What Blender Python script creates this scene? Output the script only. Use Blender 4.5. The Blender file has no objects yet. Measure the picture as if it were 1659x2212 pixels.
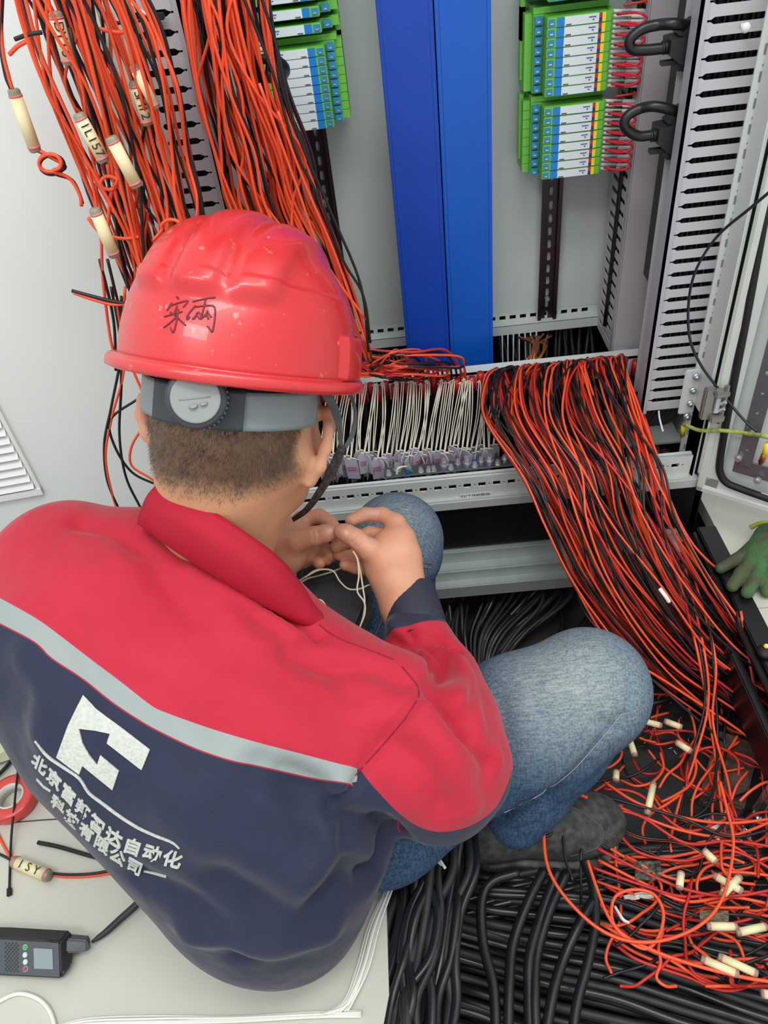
import bpy, bmesh, math, random
import numpy as np
from mathutils import Vector, Matrix, Euler
from mathutils.bvhtree import BVHTree
random.seed(7); rng = np.random.default_rng(7)
S = bpy.context.scene; COL = S.collection
# ---------------------------------------------------------------- camera
CX, CY, FL = 829.5, 1106.0, 1661.0
_d = np.array([1077-CX, 2950-CY, FL]); _d /= np.linalg.norm(_d); _Z = -_d
_Y = np.array([761-CX, -383-CY, FL]); _Y -= _Y.dot(_Z)*_Z; _Y /= np.linalg.norm(_Y)
_X = np.cross(_Y, _Z)
RM = np.array([_X, _Y, _Z]); CAM = np.array([0, 0, 1.0])
cam = bpy.data.cameras.new('camera'); co = bpy.data.objects.new('camera', cam); COL.objects.link(co)
cam.sensor_fit = 'VERTICAL'; cam.sensor_height = 36; cam.lens = FL/2212*36; cam.clip_start = .01
r_, d_, f_ = RM[:, 0], RM[:, 1], RM[:, 2]
m = Matrix.Identity(4)
for i in range(3): m[i][0] = r_[i]; m[i][1] = -d_[i]; m[i][2] = -f_[i]; m[i][3] = CAM[i]
co.matrix_world = m; S.camera = co
# ---------------------------------------------------------------- light
S.view_settings.view_transform = 'Standard'; S.view_settings.look = 'None'; S.view_settings.gamma = 1
S.view_settings.exposure = 0.1
w = bpy.data.worlds.new('world'); S.world = w; w.use_nodes = True
w.node_tree.nodes['Background'].inputs[0].default_value = (.93, .98, 1, 1); w.node_tree.nodes['Background'].inputs[1].default_value = .86
def area(name, loc, target, sx, sy, power, col=(1, 1, 1)):
    l = bpy.data.lights.new(name, 'AREA'); l.shape = 'RECTANGLE'; l.size = sx; l.size_y = sy; l.energy = power; l.color = col
    o = bpy.data.objects.new(name, l); COL.objects.link(o); o.location = loc
    o.rotation_euler = (Vector(target)-Vector(loc)).to_track_quat('-Z', 'Y').to_euler(); return o
area('ceiling_lamp', (.25, -.1, 2.7), (.1, .5, 0), 1.3, .5, 24, (1, .99, .96))
area('ceiling_lamp', (-1.0, -.9, 2.6), (-.2, .6, .2), 1.2, .4, 18, (1, 1, .97))
area('ceiling_lamp', (1.2, .2, 2.6), (.3, .9, .3), 1.2, .3, 9, (1, 1, .97))
# ---------------------------------------------------------------- helpers
def ray(px, py): return RM @ np.array([px-CX, py-CY, FL])/FL
def K(px, py, d): return Vector(CAM + ray(px, py)*d)                # pixel and forward distance -> place
def PY(px, py, y): r = ray(px, py); return Vector(CAM + r*((y-CAM[1])/r[1]))
def PX(px, py, x): r = ray(px, py); return Vector(CAM + r*((x-CAM[0])/r[0]))
def PZ(px, py, z): r = ray(px, py); return Vector(CAM + r*((z-CAM[2])/r[2]))
def PP(px, py, p0, n):
    r = ray(px, py); n = np.array(n, float); return Vector(CAM + r*((np.array(p0)-CAM).dot(n)/r.dot(n)))
def project(P):
    c = (np.asarray(P)-CAM) @ RM; return CX+FL*c[..., 0]/c[..., 2], CY+FL*c[..., 1]/c[..., 2], c[..., 2]
def lin(h):
    c = [int(h[i:i+2], 16)/255 for i in (0, 2, 4)]
    return tuple(x/12.92 if x <= .04045 else ((x+.055)/1.055)**2.4 for x in c)+(1,)
MC = {}
def mat(name, col, rough=.5, metal=0, noise=0, nscale=40, bump=0, bscale=200, spec=.5, coat=0, col2=None, bdist=.001, alpha=1):
    if name in MC: return MC[name]
    m = bpy.data.materials.new(name); m.use_nodes = True; nt = m.node_tree; b = nt.nodes['Principled BSDF']
    c = lin(col); b.inputs['Base Color'].default_value = c; b.inputs['Roughness'].default_value = rough
    b.inputs['Metallic'].default_value = metal; b.inputs['Specular IOR Level'].default_value = spec
    b.inputs['Coat Weight'].default_value = coat; b.inputs['Alpha'].default_value = alpha
    tc = nt.nodes.new('ShaderNodeTexCoord')
    if noise or col2:
        n = nt.nodes.new('ShaderNodeTexNoise'); n.inputs['Scale'].default_value = nscale; n.inputs['Detail'].default_value = 6
        nt.links.new(tc.outputs['Object'], n.inputs['Vector'])
        r = nt.nodes.new('ShaderNodeValToRGB'); r.color_ramp.elements[0].position = .35; r.color_ramp.elements[1].position = .68
        r.color_ramp.elements[0].color = lin(col2) if col2 else tuple(x*(1-noise) for x in c[:3])+(1,); r.color_ramp.elements[1].color = c
        nt.links.new(n.outputs['Fac'], r.inputs['Fac']); nt.links.new(r.outputs['Color'], b.inputs['Base Color'])
    if bump:
        n2 = nt.nodes.new('ShaderNodeTexNoise'); n2.inputs['Scale'].default_value = bscale; n2.inputs['Detail'].default_value = 4
        nt.links.new(tc.outputs['Object'], n2.inputs['Vector'])
        bu = nt.nodes.new('ShaderNodeBump'); bu.inputs['Strength'].default_value = bump; bu.inputs['Distance'].default_value = bdist
        nt.links.new(n2.outputs['Fac'], bu.inputs['Height']); nt.links.new(bu.outputs['Normal'], b.inputs['Normal'])
    MC[name] = m; return m
def link(name, me, mats=None, parent=None, smooth=False, label=None):
    o = bpy.data.objects.new(name, me); COL.objects.link(o)
    if mats is not None:
        for q in (mats if isinstance(mats, (list, tuple)) else [mats]): me.materials.append(q)
    if smooth: me.shade_smooth()
    if parent:
        o.parent = parent
        if parent.type == 'EMPTY': o.matrix_parent_inverse = Matrix.Translation(parent.location).inverted()
    if label: o['label'] = label
    return o
def tag(o, label, cat, group=None, kind=None):
    o['label'] = label; o['category'] = cat
    if group: o['group'] = group
    if kind: o['kind'] = kind
    return o
def thing(name, loc, label, cat, group=None):
    o = bpy.data.objects.new(name, None); COL.objects.link(o); o.location = loc; o.empty_display_size = .02; return tag(o, label, cat, group)
def copyset(o, off):                                     # a thing, its parts and their sub-parts
    c = o.copy(); COL.objects.link(c); c.location = o.location+Vector(off)
    def rec(a, b):
        for ch in list(a.children):
            k = ch.copy(); COL.objects.link(k); k.parent = b; k.matrix_parent_inverse = ch.matrix_parent_inverse.copy(); rec(ch, k)
    rec(o, c); return c
class MB:                                                # collects shapes for ONE mesh
    def __init__(s): s.v = []; s.f = []; s.m = []
    def add(s, v, f, mi=0):
        n = len(s.v); s.v += [tuple(x) for x in v]; s.f += [tuple(i+n for i in q) for q in f]; s.m += [mi]*len(f); return s
    def box(s, lo, hi, mi=0, bev=0, M=None):
        bm = bmesh.new(); bmesh.ops.create_cube(bm, size=1)
        lo = Vector(lo); hi = Vector(hi)
        for v in bm.verts: v.co = Vector([lo[i]+(v.co[i]+.5)*(hi[i]-lo[i]) for i in range(3)])
        if bev: bmesh.ops.bevel(bm, geom=bm.edges[:], offset=bev, segments=2, affect='EDGES')
        if M is not None: bmesh.ops.transform(bm, matrix=M, verts=bm.verts)
        bm.verts.index_update(); s.add([v.co for v in bm.verts], [[v.index for v in f.verts] for f in bm.faces], mi); bm.free(); return s
    def cyl(s, a, b, r, n=12, mi=0, r2=None, rings=None):
        a = Vector(a); b = Vector(b); ax = (b-a); L = ax.length; ax.normalize()
        u = ax.orthogonal().normalized(); w_ = ax.cross(u)
        rings = rings or [(0, r), (1, r if r2 is None else r2)]
        v = []; f = []
        for t, rr in rings:
            for i in range(n):
                th = 2*math.pi*i/n; v.append(a+ax*L*t+(u*math.cos(th)+w_*math.sin(th))*rr)
        for k in range(len(rings)-1):
            for i in range(n): f.append((k*n+i, k*n+(i+1) % n, (k+1)*n+(i+1) % n, (k+1)*n+i))
        f.append(tuple(range(n))[::-1]); f.append(tuple(range((len(rings)-1)*n, len(rings)*n)))
        return s.add(v, f, mi)
    def tube(s, pts, r, n=6, mi=0, rad=None):
        v, f = tube_geo(pts, r, n, rad); return s.add(v, f, mi)
    def sph(s, c, r, n=10, mi=0, sc=(1, 1, 1)):
        v = []; f = []; c = Vector(c)
        for j in range(n//2+1):
            ph = math.pi*j/(n//2)
            for i in range(n):
                th = 2*math.pi*i/n
                v.append(c+Vector((math.sin(ph)*math.cos(th)*r*sc[0], math.sin(ph)*math.sin(th)*r*sc[1], math.cos(ph)*r*sc[2])))
        for j in range(n//2):
            for i in range(n): f.append((j*n+i, (j+1)*n+i, (j+1)*n+(i+1) % n, j*n+(i+1) % n))
        return s.add(v, f, mi)
    def build(s, name, mats, parent=None, smooth=False, label=None):
        me = bpy.data.meshes.new(name); me.from_pydata(s.v, [], s.f)
        me.polygons.foreach_set('material_index', s.m); me.update()
        return link(name, me, mats, parent, smooth, label)
def catmull(P, seg=8, closed=False):
    P = [np.array(p, float) for p in P]
    if len(P) == 2: P = [P[0], (P[0]+P[1])/2, P[1]]
    Q = [2*P[0]-P[1]]+P+[2*P[-1]-P[-2]]; out = []
    for i in range(1, len(Q)-2):
        a, b, c, d = Q[i-1:i+3]
        for k in range(seg):
            t = k/seg; out.append(.5*((2*b)+(-a+c)*t+(2*a-5*b+4*c-d)*t*t+(-a+3*b-3*c+d)*t**3))
    out.append(P[-1]); return np.array(out)
def tube_geo(pts, r, n=6, rad=None):
    P = np.array([tuple(p) for p in pts], float); T = np.gradient(P, axis=0); T /= np.linalg.norm(T, axis=1)[:, None]+1e-12
    u = np.cross(T[0], [0.31, 0.2, .93]); u /= np.linalg.norm(u); U = []
    for t in T:
        u = u-t*u.dot(t); u /= np.linalg.norm(u)+1e-12; U.append(u)
    U = np.array(U); W = np.cross(T, U); R = np.full(len(P), r) if rad is None else np.array(rad)
    th = 2*np.pi*np.arange(n)/n
    V = P[:, None]+R[:, None, None]*(np.cos(th)[None, :, None]*U[:, None]+np.sin(th)[None, :, None]*W[:, None])
    m_ = len(P); i, j = np.meshgrid(np.arange(m_-1), np.arange(n), indexing='ij')
    F = np.stack([i*n+j, i*n+(j+1) % n, (i+1)*n+(j+1) % n, (i+1)*n+j], -1).reshape(-1, 4).tolist()
    F.append(list(range(n))[::-1]); F.append(list(range((m_-1)*n, m_*n)))
    return V.reshape(-1, 3).tolist(), F
def wire(name, pts, r, m, label=None, cat=None, group=None, seg=8, n=6, parent=None, rad=None):
    P = catmull(pts, seg); v, f = tube_geo(P, r, n, rad)
    me = bpy.data.meshes.new(name); me.from_pydata(v, [], f); me.update()
    o = link(name, me, m, parent, True)
    if cat: tag(o, label, cat, group)
    elif label: o['label'] = label
    return o
def plate(outline, holes, M, th, name, mats, parent=None, label=None):   # sheet with real holes; M maps (u,v,w)->world
    cu = bpy.data.curves.new('c', 'CURVE'); cu.dimensions = '2D'; cu.fill_mode = 'BOTH'; cu.extrude = th*50
    for lp in [outline]+holes:
        sp = cu.splines.new('POLY'); sp.points.add(len(lp)-1); sp.use_cyclic_u = True
        for i, (x, y) in enumerate(lp): sp.points[i].co = (x*100, y*100, 0, 1)
    o = bpy.data.objects.new('c', cu); COL.objects.link(o); bpy.context.view_layer.update()
    me = bpy.data.meshes.new_from_object(o.evaluated_get(bpy.context.evaluated_depsgraph_get()))
    bpy.data.objects.remove(o); bpy.data.curves.remove(cu); me.transform(M @ Matrix.Scale(.01, 4))
    if len(me.materials): me.materials.clear()
    me.name = name
    return link(name, me, mats, parent, False, label)
def strip(W, H, y0, pitch, cell, M, th, name, mats, parent=None, label=None, back=None):
    """long sheet whose holes repeat every pitch: one cell is cut, then repeated (cell coordinates start at 0)"""
    o = plate(rectp(0, 0, W, pitch), cell, Matrix(), th, 'c', []); v0 = [v.co.copy() for v in o.data.vertices]; f0 = [tuple(p.vertices) for p in o.data.polygons]
    bpy.data.objects.remove(o); b = MB(); n = int((H-y0)/pitch)
    for k in range(n): b.add([M @ Vector((v.x, v.y+y0+k*pitch, v.z)) for v in v0], f0)
    b.box((0, 0, -th/2), (W, y0, th/2), M=M); b.box((0, y0+n*pitch, -th/2), (W, H, th/2), M=M)
    return b.build(name, mats, parent, False, label)
def rectp(x0, y0, x1, y1): return [(x0, y0), (x1, y0), (x1, y1), (x0, y1)]
def slotp(x0, x1, y, h, key=0):                          # rounded slot along x; key: little notch at one end
    r = h/2; L = []
    for i in range(7): a = math.pi/2+math.pi*i/6; L.append((x0+r+r*math.cos(a), y+r*math.sin(a)))
    if key > 0: L += [(x1-r, y-r), (x1, y-r*.35), (x1+key, y-r*.3), (x1+key, y+r*.3), (x1, y+r*.35), (x1-r, y+r)]
    else:
        for i in range(7): a = -math.pi/2+math.pi*i/6; L.append((x1-r+r*math.cos(a), y+r*math.sin(a)))
    return L
def circp(x, y, r, n=10): return [(x+r*math.cos(2*math.pi*i/n), y+r*math.sin(2*math.pi*i/n)) for i in range(n)]
def frame(o, u, v):                                      # matrix from origin, u axis, v axis
    u = Vector(u).normalized(); v = Vector(v); v = (v-u*v.dot(u)).normalized(); w_ = u.cross(v)
    M = Matrix.Identity(4)
    for i in range(3): M[i][0] = u[i]; M[i][1] = v[i]; M[i][2] = w_[i]; M[i][3] = o[i]
    return M
def textmesh(s, size, ext=0.0, offset=0):                # flat letters in the xy plane, centred
    cu = bpy.data.curves.new('t', 'FONT'); cu.body = s; cu.size = size; cu.extrude = ext; cu.offset = offset
    cu.align_x = 'CENTER'; cu.align_y = 'CENTER'; cu.resolution_u = 3
    o = bpy.data.objects.new('t', cu); COL.objects.link(o); bpy.context.view_layer.update()
    me = bpy.data.meshes.new_from_object(o.evaluated_get(bpy.context.evaluated_depsgraph_get()))
    bpy.data.objects.remove(o); bpy.data.curves.remove(cu); me.materials.clear(); return me
# palette
WHITE = mat('cabinet_white', 'D3DAD6', .45, noise=.04, nscale=8)
PLATE = mat('plate_grey', 'C4CEC8', .5, noise=.04, nscale=6)
DUCT = mat('duct_grey', 'BDBBC0', .42)
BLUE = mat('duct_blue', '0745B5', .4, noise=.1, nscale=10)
BLACKM = mat('black_paint', '101012', .28)
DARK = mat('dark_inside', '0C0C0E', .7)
RUB = mat('rubber_black', '141416', .6)
GALV = mat('galvanised', 'B4BEB8', .4, .45, noise=.12, nscale=18)
STEEL = mat('steel', 'CDD3D7', .3, .7, noise=.15, nscale=60)
RAILM = mat('rail_dark', '40363E', .3, .75)
REDW = mat('wire_red', 'F0562E', .42); REDD = mat('wire_red_deep', 'C42A22', .42); BLKW = mat('wire_black', '17181B', .42)
WHW = mat('wire_white', 'E6E6DC', .5); GRW = mat('wire_grey', 'B9BFC2', .5); CREAM = mat('marker_cream', 'E8DDAF', .4)
TAPEC = mat('clear_tape', '8B8A72', .3); PINK = mat('marker_pink', 'E0707A', .4); INK = mat('ink', '1A1A20', .6)
COPPER = mat('copper', 'B0663F', .35, .8, noise=.3, nscale=200)
CABLE = mat('cable_black', '1B1C1F', .38, noise=.3, nscale=60)
# ================================================================ floor, pit
XL, XR, YF = -.315, .495, 1.0
PITZ = -.2
FLOOR = mat('floor_vinyl', 'C9C7BA', .3, noise=.05, nscale=5)
b = MB(); T = .03
def slab(x0, y0, x1, y1, nm='floor'):
    o = MB().box((x0, y0, -T), (x1, y1, 0)).build(nm, FLOOR); o['kind'] = 'structure'; return o
PXL, PYB = -.085, -.3                                  # pit: x from PXL (front part), y from PYB
slab(-2.2, -1.0, -.085, .60); slab(-2.2, .60, -.62, 2.2); slab(-.085, -1.0, .53, PYB); slab(.53, -1.0, 2.2, .62); slab(.53, .62, 2.2, 2.2)
slab(-.62, 1.9, .53, 2.2)
PITM = mat('pit_concrete', '3A3B3A', .75, col2='242526', noise=.3, nscale=9, bump=.3, bscale=30)
o = MB().box((-.75, PYB-.1, PITZ-.06), (.62, 2.0, PITZ)).build('floor', PITM); o['kind'] = 'structure'
o = MB().box((-2.6, -1.4, -.5), (2.6, 2.6, -.45)).build('floor', PITM); o['kind'] = 'structure'
for q in ((-.75, PYB-.1, -.62, 2.0), (.575, PYB-.1, .62, 2.0)):
    o = MB().box((q[0], q[1], PITZ), (q[2], q[3], -T)).build('wall_pit', PITM); o['kind'] = 'structure'
o = MB().box((-2.6, 2.2, -.45), (2.6, 2.26, 2.9)).build('wall_back', mat('wall_paint', 'C9CFCC', .7)); o['kind'] = 'structure'
# black steel edge of the floor opening on the right, galvanised stringer below the cabinet
t = thing('floor_edge_beam', (.50, .4, -.05), 'black glossy steel beam along the right edge of the open floor pit', 'beam')
MB().box((.497, -.3, -.035), (.53, .995, .004), bev=.002).build('top_flange', BLACKM, t)
MB().box((.47, -.3, -.10), (.485, .995, -.03), bev=.002).build('side_web', BLACKM, t)
MB().cyl((.493, -.3, -.01), (.493, .99, -.01), .006, 10).build('rounded_lip', mat('black_gloss', '2A2B2C', .12), t, True)
t = thing('floor_support_channel', (.1, .97, -.05), 'galvanised steel floor channel running under the black cabinet plinth', 'beam')
MB().box((-.62, .993, -.034), (.478, 1.06, -.003), bev=.001).build('upper_flange', GALV, t)
MB().box((-.62, .972, -.060), (.478, 1.0, -.030), bev=.003).build('middle_web', GALV, t)
MB().box((-.62, .955, -.085), (.478, .985, -.055), bev=.002).build('lower_flange', GALV, t)
# ================================================================ cabinet
cab = thing('electrical_cabinet', (.09, 1.3, .1), 'pale grey open electrical control cabinet standing on a black plinth', 'cabinet')
TOP = 1.95
MB().box((XL, YF, 0), (XR, YF+.012, .1), bev=.002).box((XL, YF, 0), (XL+.012, 1.6, .1)).box((XR-.012, YF, 0), (XR, 1.6, .1)).box((XL, 1.59, 0), (XR, 1.6, .1)).build('plinth', BLACKM, cab)
MB().box((XR-.002, YF+.07, .1), (XR+.010, 1.6, TOP)).build('side_panel', WHITE, cab)
MB().box((XL-.012, YF+.07, .1), (XL, 1.6, TOP)).build('side_panel', WHITE, cab)
MB().box((XL, 1.6, .1), (XR, 1.612, TOP)).build('back_panel', WHITE, cab)
MB().box((XL, YF, TOP-.04), (XR, 1.6, TOP)).build('roof_panel', WHITE, cab)
# sill and punched front rail
MB().box((XL-.005, YF-.008, .1), (XR-.015, YF+.01, .122), bev=.003).build('sill', mat('sill_grey', 'B3BAB4', .45), cab)
holes = []; x = .012
k = 0
while x < XR-XL-.055:
    holes.append(rectp(x, .0215, x+.0125, .031)); holes.append(circp(x+.0188, .0265, .0022)); x += .025
plate(rectp(0, 0, XR-XL-.04, .046), holes, frame((XL+.01, YF+.004, .121), (1, 0, 0), (0, -.08, 1)), .003, 'front_rail', WHITE, cab)
MB().box((XL+.01, YF+.006, .1635), (XR-.03, YF+.012, .167)).build('rail_shelf', WHITE, cab)
# label strip with writing on the front rail
Ml = frame(PY(1028, 1069, YF+.0015)-Vector((0, .001, 0)), (1, 0, 0), (0, -.08, 1))
MB().box((-.027, -.0055, 0), (.027, .0055, .0006), M=Ml).build('rail_label', mat('paper', 'E4E8E4', .6), cab, label='white printed label strip')
me = textmesh('E2(工作地铜排)', .0078, .0001); me.transform(Ml @ Matrix.Translation((0, 0, .0009))); link('label_text', me, INK, cab)
# mounting plate with folded bottom flange
PLY = 1.37
MB().box((XL+.02, PLY, .262), (.415, PLY+.003, TOP-.05)).build('mounting_plate', PLATE, cab)
hl = [rectp(.01+i*.02, .004, .022+i*.02, .012) for i in range(int((.415-XL-.05)/.02))]
plate(rectp(0, 0, .415-XL-.02, .016), hl, frame((XL+.02, PLY-.002, .247), (1, 0, 0), (0, 0, 1)), .002, 'plate_flange', PLATE, cab)
MB().box((XL+.02, PLY-.022, .2465), (.415, PLY, .2485)).box((XL+.02, PLY-.022, .228), (.415, PLY-.020, .2475)).build('plate_lip', PLATE, cab)
# clamp rail
MB().box((XL+.01, 1.198, .205), (.43, 1.202, .243)).box((XL+.01, 1.198, .240), (.43, 1.225, .243)).build('clamp_rail', WHITE, cab)
MB().box((.388, 1.21, .215), (.41, 1.40, .235)).box((.388, 1.18, .20), (.40, 1.21, .245)).build('side_bracket', WHITE, cab)
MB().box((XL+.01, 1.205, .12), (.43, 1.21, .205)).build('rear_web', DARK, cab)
# right post with punched holes
PO = mat('post_white', 'CFD6D1', .42)
strip(.026, 1.83, .03, .03, [rectp(.006, .004, .0125, .017), circp(.009, .0235, .0018, 6)], frame((.460, 1.045, .11), (1, 0, 0), (0, 0, 1)), .003, 'corner_post', PO, cab)
MB().box((.4685, 1.0, .105), (.4705, 1.05, .24)).box((.4685, .998, .105), (.4735, 1.044, 1.94), bev=.002).build('post_flange', PO, cab)
MB().tube([(.4785, 1.008, .12), (.4785, 1.008, 1.94)], .0035, 8).build('edge_seal', RUB, cab, True)
plate(rectp(0, 0, .026, 1.83), [], frame((XL+.0, 1.065, .11), (1, 0, 0), (0, 0, 1)), .003, 'corner_post', PO, cab)
strip(.03, 1.83, .03, .03, [rectp(.010, .008, .0118, .022)], frame((XL-.008, 1.045, .11), (.6, -.8, 0), (0, 0, 1)), .003, 'post_flange', PO, cab)
for (px, py) in ((1503, 812), (1496, 842), (1490, 870), (1483, 898)):
    p = PY(px, py, 1.04); MB().cyl(p, p-Vector((0, .004, 0)), .0055, 12).cyl(p-Vector((0, .004, 0)), p-Vector((0, .008, 0)), .0038, 6).build('bolt', STEEL, cab, True)
p0 = PY(1490, 860, 1.042)
MB().box((p0.x-.015, 1.0405, p0.z-.03), (p0.x+.010, 1.0435, p0.z+.055), bev=.002).build('bracket', PO, cab)
# interior bits low right
for (px, py, r) in ((1465, 935, .009), (1480, 942, .008), (1437, 975, .009), (1418, 968, .006)):
    p = PY(px, py, 1.13); MB().cyl(p, p-Vector((.002, .012, 0)), r, 6).cyl(p-Vector((.002, .012, 0)), p-Vector((.003, .02, 0)), r*.6, 12).build('bolt', STEEL, cab)
MB().box((.36, 1.06, .148), (.468, 1.19, .152)).build('corner_tray', mat('tray', '8E9A92', .4, .3), cab)
# right door, opened outwards
HX = Vector((.482, .996, .1)); DU = Vector((.8, -.6, 0)); DN = Vector((-.6, -.8, 0))
MD = frame(HX, DU, (0, 0, 1))
def DB(u0, v0, n0, u1, v1, n1, name, m, bev=0, par=None, **k):      # box in door space, n towards the viewer
    return MB().box((u0, v0, n0), (u1, v1, n1), M=MD, bev=bev).build(name, m, par, **k)
DW = .40
door = DB(0, 0, -.016, DW, 1.85, -.014, 'cabinet_door', WHITE, par=cab, label='right door folded outward with black seal')
def sub(o, p): o.parent = p; return o
sub(DB(0, 0, -.016, .012, 1.85, .012, 'door_rim', PO, .002), door); sub(DB(0, 0, -.016, DW, .012, .012, 'door_rim', PO, .002), door)
sub(DB(0, .012, .004, .032, 1.85, .006, 'door_flange', PO), door); sub(DB(0, .012, .004, DW, .030, .006, 'door_flange', PO), door)
def dp(px, py, n=.006): return PP(px, py, HX-DN*0+MD.to_3x3() @ Vector((0, 0, n)), MD.to_3x3() @ Vector((0, 0, 1)))
gp = [dp(1700, 240), dp(1659, 430), dp(1610, 700), dp(1575, 880), dp(1556, 990), dp(1556, 1022), dp(1570, 1043), dp(1600, 1056), dp(1659, 1077), dp(1720, 1098)]
gk = MB().tube(catmull(gp, 6), .0062, 8).build('seal', RUB, None, True); gk.parent = door
ra, rb = dp(1700, 700, .02), dp(1602, 1005, .02); iv = MD.inverted(); ua, ub = iv @ ra, iv @ rb
uu = ub.x
hl = [circp(.012, .03+i*.035, .004 if i % 3 == 1 else .0025, 8) for i in range(45)]
r1 = plate(rectp(0, 0, .024, 1.7), hl, MD @ Matrix.Translation((uu-.01, ub.y, .018)), .003, 'frame_rail', mat('door_rail', '7C7D84', .35, .6)); r1.parent = door
r2 = DB(uu-.012, ub.y-.02, .012, DW, ub.y+.006, .016, 'frame_rail', MC['door_rail']); r2.parent = door
for (px, py) in ((1596, 988), (1637, 1036)):
    p = dp(px, py, .02); q = DN*.008; bb = MB().cyl(p, p+q*.6, .006, 6).cyl(p+q*.6, p+q, .004, 10).build('bolt', STEEL); bb.parent = door
# hinge
hm = mat('hinge_zinc', '8D8D88', .35, .6)
p = PY(1535, 872, .972)
hg = MB().box(p-Vector((.012, .004, .028)), p+Vector((.004, .008, .028)), bev=.002).box(p+Vector((.0, -.012, .016)), p+Vector((.022, .004, .026)), bev=.002).box(p+Vector((.0, -.012, -.03)), p+Vector((.022, .004, -.018)), bev=.002).cyl(p+Vector((.017, -.006, -.034)), p+Vector((.017, -.006, .034)), .004, 10).build('hinge', hm, cab)
pn = MB().box(p+Vector((.004, -.008, -.014)), p+Vector((.012, 0, .014)), bev=.001).cyl(p+Vector((.012, -.01, -.008)), p+Vector((.016, -.014, -.002)), .003, 8).cyl(p+Vector((.012, -.01, .004)), p+Vector((.016, -.014, .010)), .003, 8).build('hinge_plate', STEEL); pn.parent = hg
# left door, folded outwards, with louvred filter grille
LH = Vector((XL-.012, 1.04, .055)); LU = Vector((-.99, -.13, 0)); MLD = frame(LH, -LU, (0, 0, 1))
ld = MB().box((-.78, 0, 0), (0, 1.9, .002), M=MLD).box((-.78, 0, -.02), (0, .012, .002), M=MLD, bev=.002).build('cabinet_door', mat('door_white', 'DEE3E0', .42, noise=.03, nscale=5), cab, label='left door folded flat outward, with louvred filter grille')
vn = MLD.to_3x3() @ Vector((0, 0, 1))
if vn.y > 0: vn = -vn
ivl = MLD.inverted(); c1 = ivl @ PP(95, 1060, LH, vn); c2 = ivl @ PP(0, 885, LH, vn)
gx1 = c1.x; gz0 = c1.y; gw = .25
VT = mat('vent_white', 'E2E5E2', .5)
vt = MB()
sgn = 1 if (MLD.to_3x3() @ Vector((0, 0, 1))).y < 0 else -1
def vb(a, b_, bev=0): vt.box((a[0], a[1], min(a[2], b_[2])*1), (b_[0], b_[1], max(a[2], b_[2])), M=MLD, bev=bev)
vb((gx1-gw, gz0, 0), (gx1, gz0+.012, .010*sgn)); vb((gx1-.006, gz0, 0), (gx1, gz0+gw, .008*sgn)); vb((gx1-gw, gz0+gw-.01, 0), (gx1, gz0+gw, .010*sgn))
vf = vt.build('filter_grille', VT); vf.parent = ld; vf['label'] = 'white louvred filter grille'
vt = MB()
for i in range(15):
    z0 = gz0+.016+i*.0155
    vt.add([MLD @ Vector(q) for q in ((gx1-gw, z0, .012*sgn), (gx1-.008, z0, .012*sgn), (gx1-.008, z0+.014, .001*sgn), (gx1-gw, z0+.014, .001*sgn), (gx1-gw, z0-.0015, .010*sgn), (gx1-.008, z0-.0015, .010*sgn))], [(0, 1, 2, 3), (4, 5, 1, 0)])
q = vt.build('louvre', VT); q.parent = ld
for o_ in (vf, q): pass
# ================================================================ cable ducts
def duct_front(name, x_open, x_back, z0, lab, yb=1.085, lean=0.0, pitch=.0205):
    """slotted wall faces the viewer; cover side at x_open, back at x_back"""
    t = thing(name, (x_open, yb, z0), lab, 'cable duct', 'slotted cable ducts at the sides')
    W = abs(x_back-x_open); s = 1 if x_back > x_open else -1; H = 1.3
    hl = [slotp(.007, W-.012, pitch/2, .0078, .006)]
    M = frame((x_back, yb, z0), (-s, 0, 0), (-lean, 0, 1))
    strip(W, H, .010, pitch, hl, M, .0016, 'slotted_wall', DUCT, t)
    plate(rectp(0, 0, W, H), [], frame((x_back, yb+.06, z0), (-s, 0, 0), (-lean, 0, 1)), .0016, 'rear_wall', DUCT, t)
    MB().box((0, 0, 0), (.0016, H, .06), M=frame((x_back, yb, z0), (s, 0, 0), (-lean, 0, 1)) if s < 0 else frame((x_back, yb, z0), (1, 0, 0), (-lean, 0, 1)) @ Matrix.Translation((0, 0, -.06))).build('base_wall', DUCT, t)
    c = MB(); Mc = frame((x_open, yb-.004, z0-.004), (-1 if s > 0 else 1, 0, 0), (-lean, 0, 1))
    zz = -1 if Mc.to_3x3().col[2].y < 0 else 1
    c.box((-.006, 0, min(0, zz*.003)), (.004, H, max(0, zz*.003)), M=Mc); c.box((0, 0, min(0, zz*.028)), (.004, H, max(0, zz*.028)), M=Mc)
    c.build('cover', mat('duct_cover', 'B0AFB7', .38), t); return t
duct_front('cable_duct', .400, .486, .205, 'grey slotted cable duct, rightmost, beside the folded right door', lean=.022)
duct_front('cable_duct', -.226, -.288, .2, 'grey slotted cable duct, leftmost, between the two hanging wire bundles', lean=-.006)
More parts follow.
